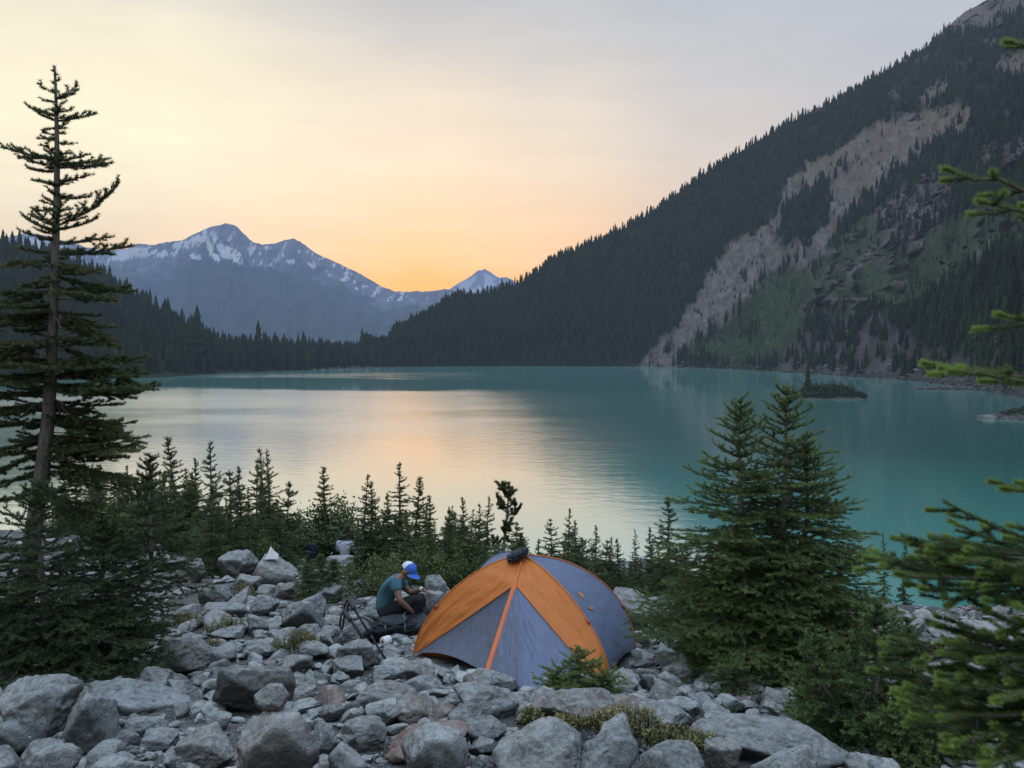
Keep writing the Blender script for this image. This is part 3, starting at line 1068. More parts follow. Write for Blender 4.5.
# three-topped fir right of the tent
dense_fir('dense bushy fir with three pointed tops right of the tent', 762, 690, 7.6, 2.65, 1.45, 33,
          [(0.18, 0.0, 2.62, 0.92), (-0.21, 0.05, 2.50, 0.92), (0.42, 0.1, 2.14, 0.85), (-0.35, -0.30, 1.35, 0.80), (0.30, -0.35, 1.25, 0.75), (-0.62, 0.1, 1.0, 0.55)], m_needle, per_m=640, nl=0.027, nw=0.0058, whorl=0.115, tint=(0.04, 0.95), nbr=7)
dense_fir('low spreading young fir at the lower right in front of the stones', 874, 755, 5.6, 0.95, 0.66, 35, [(0.0, 0.0, 1.0, 1.0), (0.3, 0.15, 0.85, 0.8), (-0.35, 0.1, 0.8, 0.8)], m_needle, per_m=560, whorl=0.1, tint=(0.10, 0.85))
dense_fir('small green fir sapling on the rocks just in front of the tent', 580, 705, 6.70, 0.42, 0.62, 37, [(-0.02, 0.0, 0.42, 0.75), (0.20, -0.05, 0.26, 0.8), (-0.20, 0.0, 0.25, 0.75), (0.32, -0.12, 0.16, 0.6)], m_needle, per_m=900, nl=0.024, nw=0.0050, whorl=0.055, tint=(0.5, 1.0), nbr=6, twig_step=0.05)
dense_fir('low dark fir sapling in front of the three-topped fir', 735, 712, 6.75, 0.30, 0.42, 38, [(0.0, 0.0, 0.30, 1.0), (0.22, 0.03, 0.24, 0.8)], m_needle, per_m=380, whorl=0.07, tint=(0.15, 0.7), nbr=6, twig_step=0.06)
dense_fir('round dark fir bush below the pale triangle of cloth', 320, 585, 13.6, 0.80, 0.62, 39, [(0.0, 0.0, 0.80, 0.85), (0.22, 0.1, 0.70, 0.75), (-0.22, 0.0, 0.66, 0.75)], m_needle_far, per_m=480, nl=0.036, nw=0.008, whorl=0.075, tint=(0.1, 0.7), nbr=7)


dense_fir('bright little fir standing on the stones left of the lime-tipped boughs', 828, 735, 6.1, 0.55, 0.42, 45, [(0.0, 0.0, 0.55, 0.9), (0.2, 0.05, 0.42, 0.8), (-0.2, 0.05, 0.36, 0.7)], m_needle, per_m=520, whorl=0.07, tint=(0.25, 0.95), nbr=6, twig_step=0.06)
dense_fir('low fir tucked under the lime-tipped boughs at the bottom right', 935, 775, 5.2, 0.5, 0.5, 46, [(0.0, 0.0, 0.5, 0.9), (0.22, 0.0, 0.4, 0.8), (-0.22, 0.05, 0.36, 0.8)], m_needle, per_m=520, whorl=0.07, tint=(0.2, 0.9), nbr=6, twig_step=0.06)


# ------------------------------------------------------------------ boughs of the near fir at the right edge
def near_fir():
    rg = np.random.default_rng(44)
    tx, ty = 2.35, 2.75
    tz = gz(tx, ty)
    root = thing('fir_tree', 'near fir reaching in from the right edge with lime green shoot tips', 'tree', (tx, ty, tz))
    o = np.array([tx, ty, tz])
    tr = MB()
    zz = np.linspace(0, 3.4, 20)
    tr.tube(np.stack([0.03 * np.sin(zz), 0.02 * zz, zz], 1), np.interp(zz, [0, 3.4], [0.085, 0.025]), 12)
    nd, wood, lime = Needles(), MB(), []

    def bough(px, py, d, L, rise=0.0, curl=0.25, tl=0.42, sub=True, twigs=0.075, fat=1.0):
        """a bough whose tip hangs where the line of sight (px, py) is d metres out"""
        tip = np.array(P(px, py, d)) - o
        az = math.atan2(tip[1] - 0.02 * tip[2], tip[0])
        hl = math.hypot(tip[0], tip[1])
        # straight back to the trunk from the tip with a slight sag
        root_z = tip[2] - hl * math.tan(rise)
        base = np.array([0.03 * math.sin(root_z), 0.02 * root_z, root_z])
        n_ = max(6, int(hl / 0.08))
        t = np.linspace(0, 1, n_)
        path = base[None] + (tip - base)[None] * t[:, None]
        path[:, 2] -= curl * 0.25 * hl * np.sin(math.pi * t) * 0.5
        path[1:-1] += rg.normal(0, 0.006, (n_ - 2, 3))
        wood.tube(path, np.linspace(0.013, 0.003, n_), 6)
        nd.seg(path[int(n_ * 0.25):], 0.2, 0.85)
        sg = 1
        for tt in np.arange(0.28, 0.97, twigs / hl):
            p, dd = at_path(path, tt)
            hd = math.atan2(dd[1], dd[0])
            l2 = min(tl * hl * (0.5 + 0.5 * math.sin(math.pi * tt)), hl * (1 - tt) * 0.9 + 0.05) * rg.uniform(0.7, 1.15) * fat
            p2 = branch_path(p, hd + sg * rg.uniform(0.7, 1.0), l2, rise * 0.5 + rg.normal(-0.08, 0.12), 0.25, max(3, int(l2 / 0.05)), rg, 0.05)
            nd.seg(p2, 0.25, 0.7)
            tips = [p2]
            wood.tube(p2, np.linspace(0.005, 0.0015, len(p2)), 4)
            if sub and l2 > 0.14:
                s3 = 1
                for t3 in np.arange(0.25, 0.92, max(0.14, 0.06 / l2)):
                    o3, d3 = at_path(p2, t3)
                    l3 = min(l2 * 0.45, l2 * (1 - t3) + 0.03) * rg.uniform(0.7, 1.1)
                    p3 = branch_path(o3, math.atan2(d3[1], d3[0]) + s3 * rg.uniform(0.7, 1.0), l3, rg.normal(-0.05, 0.12), 0.2, 3, rg, 0.05)
                    nd.seg(p3, 0.25, 0.6)
                    tips.append(p3)
                    s3 = -s3
            for tp_ in tips:
                if rg.random() < 0.55:
                    lime.append((tp_[-1], tp_[-1] - tp_[-2]))
            sg = -sg
        lime.append((path[-1], path[-1] - path[-2]))
    bough(1012, 43, 2.6, 0.5, 0.0, 0.2, 0.15, False)
    bough(952, 172, 2.5, 0.7, 0.05, 0.25, 0.20, True, 0.10, 0.55)
    bough(985, 203, 2.35, 0.5, -0.05, 0.2, 0.12, False)
    bough(1003, 316, 2.5, 0.5, 0.0, 0.2, 0.2, False)
    bough(928, 364, 2.5, 0.8, 0.03, 0.25, 0.25, True, 0.085, 0.5)
    bough(958, 372, 2.35, 0.6, 0.0, 0.25, 0.2, False, 0.08, 0.5)
    bough(1012, 490, 2.4, 0.5, 0.0, 0.25, 0.2, False)
    bough(918, 545, 2.6, 0.8, 0.05, 0.2, 0.33)
    bough(876, 560, 2.75, 0.9, 0.08, 0.2, 0.35)
    bough(905, 575, 2.45, 0.9, 0.05, 0.2, 0.35)
    bough(965, 560, 2.3, 0.9, 0.05, 0.2, 0.35)
    bough(895, 640, 2.6, 0.9, 0.08, 0.3, 0.30)
    bough(985, 660, 2.3, 0.9, 0.05, 0.3, 0.30)
    bough(945, 718, 2.25, 0.9, 0.10, 0.2, 0.40)
    bough(960, 742, 2.15, 0.9, 0.05, 0.2, 0.40)
    bough(1000, 700, 2.1, 0.9, 0.05, 0.2, 0.40)
    bough(990, 765, 2.05, 0.9, 0.05, 0.2, 0.40)
    for i in range(34):                                   # the rest of the tree, outside the picture
        z0 = rg.uniform(0.35, 3.3)
        az = rg.uniform(-1.9, 1.9)
        L = rg.uniform(0.5, 1.0) * (1.1 - 0.2 * z0)
        grow_branch(nd, wood, rg, np.array([0.03 * math.sin(z0), 0.02 * z0, z0]), az, L, rg.normal(-0.05, 0.1), 0.3, 0.010, 0.09, 0.4, tint=(0.2, 0.8), bare=0.12)
    for p, dd in lime:
        dd = dd / (np.linalg.norm(dd) + 1e-9)
        L = rg.uniform(0.022, 0.042)
        nl_ = Needles()
        nd.seg(np.array([p - dd * 0.01, p + dd * L]), 0.95, 1.05)
        nd.seg(np.array([p, p + dd * L]), 1.0, 1.05)
        nd.seg(np.array([p, p + dd * L * 0.9]), 1.0, 1.05)
    finish_tree(root, tr, nd, wood, rg, 3400, 0.021, 0.0019, m_needle_lime, m_twig, fwd=0.7, up=0.4, flat=0.8)
    return root


near_fir()


# ------------------------------------------------------------------ small firs along the brow above the lake
def proto_fir(seed, H, rad, density=1.0, ragged=0.0):
    rg = np.random.default_rng(seed)
    root = thing('young_fir', 'x', 'tree')
    nd, wood, tr = Needles(), MB(), MB()
    zz = np.linspace(0, H, 16)
    lean = np.stack([0.03 * np.sin(zz * 1.2 + seed), 0.03 * np.cos(zz * 1.1 + seed), zz], 1)
    tr.tube(lean, np.interp(zz, [0, H], [0.014 * H + 0.01, 0.006]), 6)
    z_ = H - 0.08
    while z_ > 0.08 * H:
        frac = (H - z_) / H
        env = 1.45 * rad * (0.03 + 0.97 * frac ** 0.95)
        c = np.array([np.interp(z_, zz, lean[:, k]) for k in range(3)])
        nb = rg.integers(5, 8)
        for i in range(nb):
            if rg.random() < ragged:
                continue
            az = rg.uniform(0, 6.28)
            L = max(0.07, env * rg.uniform(0.55, 1.15))
            el = 0.45 - 0.9 * min(1, frac * 1.5) + rg.normal(0, 0.12)
            grow_branch(nd, None, rg, c + [0, 0, rg.normal(0, 0.03)], az, L, max(el, -0.4), 0.35, 0, 0.085, 0.42, tint=(0.10, 0.75), bare=0.03, sub=False)
        z_ -= 0.125 * rg.uniform(0.75, 1.3)
    nd.seg(lean[-3:], 0.4, 0.6)
    finish_tree(root, tr, nd, None, rg, 520 * density, 0.040, 0.0085, m_needle_far)
    return root, H


def proto_bush(seed, H, rad):
    """leafy shrub: many stems and loose leaves, uneven outline"""
    rg = np.random.default_rng(seed)
    root = thing('leafy_shrub', 'x', 'shrub')
    tr, pts, nrm = MB(), [], []
    for s in range(16):
        az = rg.uniform(0, 6.28)
        top = np.array([math.cos(az), math.sin(az), 0]) * rad * rg.uniform(0.1, 0.95)
        h = H * rg.uniform(0.55, 1.05) * (1 - 0.35 * (np.linalg.norm(top) / rad) ** 2)
        pth = catmull([[0.05 * math.cos(az), 0.05 * math.sin(az), 0], top * 0.55 + [0, 0, h * 0.5], top + [0, 0, h]], 8)
        tr.tube(pth, np.linspace(0.012, 0.003, 8), 4)
        for k in range(9):
            p, d = at_path(pth, rg.uniform(0.3, 1.0))
            q = p + rg.normal(0, 0.11, 3) * [1, 1, 0.8]
            m_ = 22
            pts.append(q + rg.normal(0, 0.085, (m_, 3)))
    pts = np.vstack(pts)
    pts[:, 2] = np.maximum(pts[:, 2], 0.03)
    N = len(pts)
    a = rg.normal(0, 1, (N, 3)); a /= np.linalg.norm(a, axis=1, keepdims=True)
    b = np.cross(a, rg.normal(0, 1, (N, 3))); b /= np.linalg.norm(b, axis=1, keepdims=True)
    s = rg.uniform(0.022, 0.045, N)[:, None]
    v = np.stack([pts - a * s, pts + b * s * 0.5, pts + a * s, pts - b * s * 0.5], 1).reshape(-1, 3)
    f = np.arange(4 * N).reshape(-1, 4)
    tn = np.clip(0.2 + 0.5 * pts[:, 2] / H + rg.normal(0, 0.15, N), 0, 1)
    obj('foliage', np_mesh('foliage', v, f, {'tint': np.repeat(tn, 4)}, smooth=False), m_leaf, root)
    tr.build('stem', m_twig, root)
    return root, H


PF = [proto_fir(101, 2.6, 0.62), proto_fir(102, 2.3, 0.5), proto_fir(103, 2.9, 0.55, 1.0, 0.15), proto_fir(104, 1.6, 0.62), proto_fir(105, 2.4, 0.75), proto_fir(106, 3.0, 0.62, 0.9, 0.25), proto_fir(107, 1.2, 0.6)]
PB = [proto_bush(111, 1.2, 0.8), proto_bush(112, 1.0, 0.9)]
first_use = {}


def place(proto, x, y, h, label, group, rg, wide=1.0):
    root, H = proto
    s = h / H
    z = gz(x, y) - 0.05
    sc_ = (s * wide, s * wide, s)
    tl = (rg.normal(0, 0.03), rg.normal(0, 0.03))
    if root.name not in first_use:
        first_use[root.name] = 1
        root.location = (x, y, z)
        root.rotation_euler = (tl[0], tl[1], rg.uniform(0, 6.28))
        root.scale = sc_
        root['label'] = label
        root['group'] = group
        return root
    return dup(root, (x, y, z), rg.uniform(0, 6.28), sc_, label, group, tl)


def stand(px, top, d, proto, label, rg, wide=1.0, group='young firs along the brow above the lake'):
    """a tree d metres out whose top reaches the photo row `top`"""
    x = P(px, top, d).x
    h = P(px, top, d).z - gz(x, d) + 0.05
    return place(proto, x, d, h, label, group, rg, wide)


rt = np.random.default_rng(55)
BROW = [  # photo column, photo row of the top, distance, kind, width, label
    (178, 436, 21, 1, 0.8, 'slim dark fir nearest the tall left tree, first of the row above the lake'),
    (193, 458, 24, 0, 0.8, 'shorter fir tucked just right of the first slim fir by the tall tree'),
    (214, 442, 20, 0, 0.85, 'pointed full fir standing alone above the rocky path'),
    (212, 490, 17.6, 4, 0.95, 'bushy fir standing forward among the stones at the head of the gravel path'),
    (228, 470, 24, 3, 0.9, 'stubby fir low behind the pointed fir over the path'),
    (241, 466, 23, 1, 0.7, 'small thin fir between the pointed fir and the close pair'),
    (257, 460, 21, 4, 0.75, 'fir on the left of the close pair above the pale triangle'),
    (265, 448, 20, 2, 0.8, 'left stem of the close pair of tall firs above the pale triangle'),
    (273, 449, 20.3, 5, 0.85, 'right stem of the close pair of tall firs above the pale triangle'),
    (285, 482, 21, 3, 0.8, 'low fir at the right foot of the close pair'),
    (322, 467, 26, 1, 0.85, 'lone fir rising out of the round leafy shrub above the lake'),
    (362, 474, 19, 2, 0.8, 'left fir of the cluster behind the crouching person'),
    (370, 481, 19.4, 1, 0.75, 'second fir of the cluster behind the crouching person'),
    (386, 492, 19, 1, 0.7, 'short fir left of the tallest brow fir'),
    (400, 463, 18.2, 2, 0.85, 'tallest slender fir on the brow above the person'),
    (413, 476, 18, 1, 0.85, 'slender fir just right of the tallest brow fir'),
    (430, 495, 18, 0, 0.75, 'small pointed fir between the person and the tent top'),
    (446, 510, 18.5, 3, 0.75, 'tiny fir in the gap left of the tent top'),
    (465, 497, 17.5, 0, 0.8, 'dark fir above the left shoulder of the tent'),
    (478, 503, 18, 2, 0.8, 'fir between two others above the left side of the tent'),
    (487, 494, 17.5, 5, 0.75, 'thin open fir just left of the crooked pine'),
    (552, 519, 15.5, 4, 0.8, 'leaning fir just behind the right of the tent top'),
    (568, 508, 16, 2, 0.75, 'thin fir behind the tent to the right of its top'),
    (577, 520, 16.2, 1, 0.7, 'short companion fir behind the tent to the right of its top'),
    (593, 524, 15.5, 0, 0.75, 'full fir over the right shoulder of the tent'),
    (606, 540, 15, 3, 0.8, 'low fir over the right panel of the tent'),
    (620, 538, 15, 1, 0.75, 'fir over the right corner of the tent'),
    (638, 529, 15, 5, 0.7, 'thin open-topped fir right of the tent'),
    (652, 526, 14.5, 1, 0.7, 'thin fir between the tent and the dense fir, left of a stouter one'),
    (668, 497, 13, 0, 0.95, 'stout fir close against the left side of the three-topped fir'),
    (885, 534, 16, 2, 0.55, 'left of two thin spires right of the three-topped fir'),
    (905, 536, 16.5, 1, 0.5, 'right of two thin spires right of the three-topped fir'),
]
for px, top, d, k, wd, lb in BROW:
    stand(px, top, d, PF[k], lb, rt, wd * rt.uniform(1.0, 1.35))
# the crooked pine
def crooked_pine():
    rg = np.random.default_rng(71)
    d = 17.0
    x = P(503, 545, d).x
    z = gz(x, d)
    H = P(507, 488, d).z - z
    root = thing('pine_tree', 'dark crooked pine with tufted boughs behind the top of the tent', 'tree', (x, d, z))
    tp = catmull([[0, 0, 0], [0.02, 0, H * 0.4], [0.09, 0, H * 0.75], [0.12, 0, H]], 14)
    tr, wood, nd = MB(), MB(), Needles()
    tr.tube(tp, np.linspace(0.05, 0.01, 14), 6)
    for i in range(30):
        t = rg.uniform(0.32, 1.0)
        o, _ = at_path(tp, t)
        L = rg.uniform(0.15, 0.42) * (1.15 - 0.6 * t)
        pth = branch_path(o, rg.uniform(0, 6.28), L, 0.2, 0.7, 4, rg, 0.2)
        wood.tube(pth, np.linspace(0.012, 0.004, len(pth)), 4)
        for k in range(3):
            q, dd = at_path(pth, rg.uniform(0.6, 1))
            e = q + rg.normal(0, 0.06, 3) + [0, 0, 0.06]
            nd.seg(np.array([q, e]), 0.1, 0.3); nd.seg(np.array([q + 0.01, e + 0.01]), 0.1, 0.3)
    finish_tree(root, tr, nd, wood, rg, 700, 0.075, 0.012, m_needle_far, fwd=0.8)
crooked_pine()

# fill: lower firs and leafy shrubs crowding the brow
fill = []
def line_top(px):
    return np.interp(px, [60, 150, 250, 330, 420, 520, 600, 680], [498, 496, 505, 512, 522, 545, 560, 565])
for i in range(300):
    px = rt.uniform(60, 690)
    d = rt.uniform(15.5, 25) if px < 520 else rt.uniform(13.5, 18)
    top = line_top(px) + rt.choice([rt.uniform(-26, 0), rt.uniform(-8, 26), rt.uniform(0, 30)])
    x = P(px, top, d).x
    h = P(px, top, d).z - gz(x, d)
    if (286 < px < 374 and d < 26) or (px < 205 and d < 22.5):
        continue
    if h < 0.35 or (px < 300 and d < 17.8) or (300 <= px < 520 and d < 14.6):
        continue
    pr = PF[rt.choice([0, 1, 2, 3, 4, 5, 6])]
    place(pr, x, d, min(h, 3.2), 'low dark fir in the thicket on the brow between the boulders and the lake', 'thicket firs above the lake', rt, rt.uniform(0.8, 1.3))
for i in range(75):
    px = rt.uniform(40, 205)
    d = rt.uniform(22.5, 29)
    top = rt.uniform(462, 520)
    x = P(px, top, d).x
    h = P(px, top, d).z - gz(x, d)
    if h > 0.4:
        place(PF[rt.choice([0, 1, 2, 4, 5])], x, d, min(h, 3.4), 'low dark fir in the thicket on the brow between the boulders and the lake', 'thicket firs above the lake', rt, rt.uniform(0.85, 1.3))
for px, top, d, wd in [(312, 492, 26, 1.1), (338, 488, 26, 1.1), (300, 505, 25.5, 1.1), (352, 512, 25.5, 1.0), (150, 512, 23, 1.2), (370, 545, 14.5, 1.0), (420, 540, 16, 1.1), (440, 545, 15.5, 1.0),
                       (262, 530, 18, 1.2), (130, 500, 21, 1.3), (110, 510, 20, 1.3), (460, 530, 17, 1.1), (500, 538, 16, 1.0)]:
    x = P(px, top, d).x
    h = P(px, top, d).z - gz(x, d)
    place(PB[rt.integers(0, 2)], x, d, max(0.35, h * 0.85), 'leafy green shrub in the thicket on the brow above the lake', 'leafy shrubs above the lake', rt, 1.0)
for i in range(26):
    px = rt.uniform(690, 1080)
    d = rt.uniform(13, 20)
    top = rt.uniform(585, 625)
    x = P(px, top, d).x
    h = P(px, top, d).z - gz(x, d)
    if h < 0.3:
        continue
    place(PF[rt.choice([3, 4, 6])], x, d, min(h, 1.6), 'small fir in the hollow beyond the stones at the right', 'small firs in the hollow at the right', rt, 1.2)
# ------------------------------------------------------------------ boulders
m_rock, n = material('granite')
pos = n('ShaderNodeNewGeometry').outputs['Position']
nrm = n('ShaderNodeNewGeometry').outputs['Normal']
tone = n('ShaderNodeAttribute', attribute_name='tone', attribute_type='OBJECT').outputs['Fac']
rust = n('ShaderNodeAttribute', attribute_name='rust', attribute_type='OBJECT').outputs['Fac']
rnd = n('ShaderNodeObjectInfo').outputs['Random']
rt4 = n.math('MULTIPLY', rnd, 50.0)
off = n('ShaderNodeCombineXYZ', {0: rt4, 1: rt4, 2: rt4})
q = n('ShaderNodeVectorMath', {0: pos, 1: off}, operation='ADD').outputs[0]


def rock_colour(n, q, tone, rust, nrm):
    speck = n.noise(q, 130, 3, 0.75)
    grain = n.noise(q, 34, 5, 0.7)
    blot = n.noise(q, 5.5, 6, 0.62, dist=0.4)
    lich = n.noise(q, 11.0, 6, 0.72, dist=0.8)
    c = n.mix(tone, (0.080, 0.096, 0.104), (0.425, 0.465, 0.475))
    c = n.mix(n.ramp(blot, [(0.36, 0.85), (0.58, 0.0)]), c, n.mix(tone, (0.030, 0.037, 0.040), (0.140, 0.160, 0.165)))
    c = n.mix(n.math('MULTIPLY', n.ramp(n.noise(q, 0.9, 2), [(0.50, 0.0), (0.62, 1.0)]), 0.45), c, n.mix(tone, (0.10, 0.085, 0.068), (0.33, 0.30, 0.255)))   # some stones are browner
    c = n.mix(n.ramp(speck, [(0.40, 0.55), (0.50, 0.0)]), c, (0.055, 0.055, 0.055))
    c = n.mix(n.ramp(speck, [(0.56, 0.0), (0.68, 0.45)]), c, (0.60, 0.60, 0.585))
    c = n.mix(n.ramp(grain, [(0.32, 0.5), (0.5, 0.0)]), c, (0.10, 0.102, 0.100))
    c = n.mix(n.ramp(lich, [(0.56, 0.0), (0.64, 0.7)]), c, (0.075, 0.080, 0.070))        # black crusts of lichen
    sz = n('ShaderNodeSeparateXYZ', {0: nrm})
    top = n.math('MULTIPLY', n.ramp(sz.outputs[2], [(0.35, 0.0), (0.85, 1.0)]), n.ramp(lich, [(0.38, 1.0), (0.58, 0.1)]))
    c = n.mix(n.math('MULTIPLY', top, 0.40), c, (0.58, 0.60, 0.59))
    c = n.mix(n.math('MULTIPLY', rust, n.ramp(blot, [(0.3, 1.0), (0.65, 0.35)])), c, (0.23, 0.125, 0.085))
    under_shade = n.ramp(n.math('MULTIPLY', n.math('ADD', sz.outputs[2], 1.0), 0.5), [(0.36, 0.75), (0.62, 0.0)])
    c = n.mix(under_shade, c, (0.050, 0.049, 0.044))                                            # shade painted into the colour of the undersides
    return c, speck, grain, blot


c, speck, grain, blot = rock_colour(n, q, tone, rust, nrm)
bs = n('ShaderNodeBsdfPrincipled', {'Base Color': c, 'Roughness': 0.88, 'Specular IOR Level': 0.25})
h = n.math('ADD', n.math('ADD', n.math('MULTIPLY', speck, 0.25), grain), n.math('MULTIPLY', n.noise(q, 12, 5, 0.65), 2.2))
n.set(bs, 'Normal', n('ShaderNodeBump', {'Height': h, 'Strength': 0.85, 'Distance': 0.024}))
n.set(n.out, 0, bs)

_ico = {}


def ico(sub):
    if sub not in _ico:
        bm = bmesh.new()
        bmesh.ops.create_icosphere(bm, subdivisions=sub, radius=1.0)
        v = np.array([x.co[:] for x in bm.verts])
        f = np.array([[x.index for x in p.verts] for p in bm.faces])
        bm.free()
        _ico[sub] = (v, f)
    return _ico[sub]


def rock_verts(rg, sub, angular=0.5, rough=1.0):
    """unit rock: a rounded many-faced block worn by weather"""
    v, f = ico(sub)
    K = rg.integers(10, 18)
    nn = rg.normal(0, 1, (K, 3))
    nn[:2] = [[0, 0, 1], [0, 0, -1]]
    nn[:2] += rg.normal(0, 0.22, (2, 3))
    nn /= np.linalg.norm(nn, axis=1, keepdims=True)
    dd = rg.uniform(0.58, 1.0, K)
    dd[:2] = rg.uniform(0.72, 0.9, 2)
    p = 9.0 + 80.0 * angular ** 1.2
    t = np.maximum(v @ nn.T, 0) / dd[None]
    r = 1.0 / (np.sum(t ** p, axis=1) + 1.0 / 1.30 ** p) ** (1 / p)
    o = rg.uniform(0, 50, 3)
    w_ = v * r[:, None]
    r = r + rough * (0.055 * fbm(w_ * 1.6 + o, 3, 3) + 0.050 * fbm(w_ * 4.5 + o, 4, 13, True))
    if sub >= 4:
        r = r - rough * 0.030 * np.maximum(0, fbm(w_ * 3.1 + o, 3, 23, True)) ** 2
        r = r + rough * 0.010 * fbm(w_ * 14 + o, 2, 33)
    return v * r[:, None], f


def unit_fit(v):
    """recentre and scale so that the box is 2 x 2 x 2"""
    lo, hi = v.min(0), v.max(0)
    return (v - (lo + hi) / 2) / ((hi - lo) / 2)


placed = []       # x, y, radius, label/None


def view_size(px0, px1, py0, py1, thick, d):
    w_ = (px1 - px0) / FPX * d
    h = (py1 - py0) / FPX * d
    sa = (((py0 + py1) / 2) - HOR) / FPX
    dep = w_ * thick
    H = max(0.36 * w_, h - dep * sa * 0.55)
    return w_, dep, H


def boulder(box, label, tone=0.55, rust=0.0, ang=0.55, seed=0, thick=0.85, rot=0.0, lean=(0, 0), base=None, zbase=None, sub=5, emb=0.16, rough=1.0, name='boulder'):
    """box: photo extent (left, top, right, bottom) of a boulder that rests on the ground at its bottom edge"""
    px0, py0, px1, py1 = box
    if base is None:
        x, y = hit((px0 + px1) / 2, py1)
    else:
        x, y = base
    d = y
    w_, dep, H = view_size(px0, px1, py0, py1, thick, d)
    y = y + dep * 0.40
    x = P((px0 + px1) / 2, py1, y).x
    w_ = (px1 - px0) / FPX * y
    rg = np.random.default_rng(1000 + seed)
    v, f = rock_verts(rg, sub, min(1.0, ang + 0.18), rough * 1.25)
    ca, sa = math.cos(rot), math.sin(rot)
    v = unit_fit(v)
    M = Matrix.Rotation(lean[1], 3, 'Y') @ Matrix.Rotation(lean[0], 3, 'X')
    sc_ = np.array([w_ / 2, dep / 2, H / 2])
    v = v * sc_
    v = v @ np.array(M).T
    # refit so that the picture size holds
    lo, hi = v.min(0), v.max(0)
    v = (v - (lo + hi) / 2) / ((hi - lo) / 2) * sc_
    z0 = gz(x, y) if zbase is None else zbase
    me = np_mesh(name, v + [0, 0, H / 2], f)
    o = obj(name, me, m_rock)
    # top edge must reach py0
    zt = P((px0 + px1) / 2, py0, y + dep * 0.12).z
    bottom = z0 - emb * H
    if zbase is None:
        Hn = max(zt - bottom, 0.3 * H)
        o.scale = (1, 1, Hn / H)
    else:
        Hn = max(zt - zbase, 0.3 * H)
        o.scale = (1, 1, Hn / H)
        bottom = zbase
    o.location = (x, y, bottom)
    o.rotation_euler = (0, 0, rot)
    tag(o, label, 'boulder')
    o['tone'] = float(tone)
    o['rust'] = float(rust)
    placed.append((x, y, w_ / 2, dep / 2, label))
    return o, bottom + Hn


B = boulder
# --- left foreground
B((60, 690, 118, 757), 'round mottled boulder leaning against the big block at the far left', 0.36, 0, 0.2, 1)
B((0, 672, 80, 742), 'big pale flat-topped block at the far left of the foreground', 0.66, 0, 0.7, 2, base=(-2.72, 5.65))
B((-10, 716, 36, 760), 'greenish low slab wedged below the big pale block at the far left', 0.42, 0, 0.8, 3)
B((8, 742, 82, 800), 'dark rounded boulder in the bottom left corner', 0.28, 0, 0.35, 4)
B((-20, 748, 30, 800), 'dark boulder cut by the frame at the bottom left corner', 0.32, 0, 0.35, 5)
B((78, 680, 196, 738), 'long sloping slab of pale granite below the dark fir on the left', 0.52, 0, 0.6, 6, thick=0.6, emb=0.5, base=(-2.75, 6.35), lean=(0.0, 0.3))
B((128, 716, 168, 738), 'pale flat-topped stone on the sloping slab at the left', 0.62, 0, 0.8, 7)
B((108, 730, 140, 752), 'small brownish stone at the foot of the sloping slab', 0.36, 0.1, 0.3, 8)
B((142, 728, 180, 752), 'grey stone with a pale corner below the sloping slab', 0.5, 0, 0.6, 9)
B((90, 750, 150, 790), 'pale speckled boulder at the bottom edge on the left', 0.62, 0, 0.4, 10)
B((180, 726, 240, 770), 'mid grey speckled boulder left of the cairn boulder', 0.48, 0, 0.35, 11)
B((165, 748, 200, 770), 'small grey stone pile piece at the bottom left of the speckled boulder', 0.5, 0, 0.5, 12, name='stone')
B((137, 668, 172, 700), 'rounded dark stone beside the edge of the left fir', 0.34, 0, 0.3, 13)
B((145, 672, 178, 692), 'thin tilted slab on the stones right of the left fir', 0.5, 0, 0.8, 14)
B((164, 678, 200, 706), 'grey wedge stone with a pale top right of the left fir', 0.42, 0, 0.6, 15)
B((150, 634, 210, 678), 'large dull grey boulder just right of the left fir', 0.4, 0, 0.45, 16)
B((216, 657, 296, 716), 'large dark grey angular boulder behind the cairn boulder', 0.14, 0, 0.75, 17, emb=0.08)
cb, ctop = B((234, 702, 322, 800), 'big pale cairn boulder carrying a small stone at the bottom left of centre', 0.78, 0.04, 0.6, 18)
cbo = cb
o, _ = B((254, 684, 291, 719), 'small speckled stone balanced on the big pale cairn boulder', 0.62, 0, 0.45, 19, base=(cbo.location.x, cbo.location.y - 0.08), zbase=ctop - 0.03, sub=5)
B((312, 720, 338, 760), 'white-speckled stone against the right side of the cairn boulder', 0.72, 0, 0.35, 20)
B((204, 712, 232, 732), 'low pointed stone in the gap left of the cairn boulder', 0.45, 0, 0.6, 21)
o.location.y = cbo.location.y + 0.02
o.location.x = P(272, 700, cbo.location.y + 0.02).x
# --- centre foreground
B((340, 718, 388, 754), 'smooth egg-shaped brown-grey boulder at the bottom centre left', 0.40, 0.12, 0.15, 22)
B((340, 732, 362, 754), 'small angular stone in front of the egg-shaped boulder', 0.42, 0, 0.6, 23)
B((318, 702, 346, 722), 'dark oval stone between the cairn boulder and the egg-shaped boulder', 0.22, 0, 0.25, 24)
B((365, 700, 404, 728), 'grey stone behind the egg-shaped boulder', 0.46, 0, 0.4, 25)
B((386, 728, 470, 764), 'rusty red-brown slab under the pale block at the bottom centre', 0.3, 0.85, 0.7, 26, thick=0.9)
B((398, 722, 468, 800), 'large pale smooth block at the bottom centre', 0.74, 0, 0.65, 27)
B((396, 694, 444, 726), 'buff rough-faced stone on top of the grey stones at centre', 0.58, 0.3, 0.7, 28, zbase=None)
B((356, 680, 424, 708), 'broad brownish-grey slab left of centre in front of the tent', 0.44, 0.22, 0.5, 29, thick=0.7)
B((405, 660, 436, 688), 'greenish upright stone at the left front corner of the tent', 0.36, 0.06, 0.5, 30)
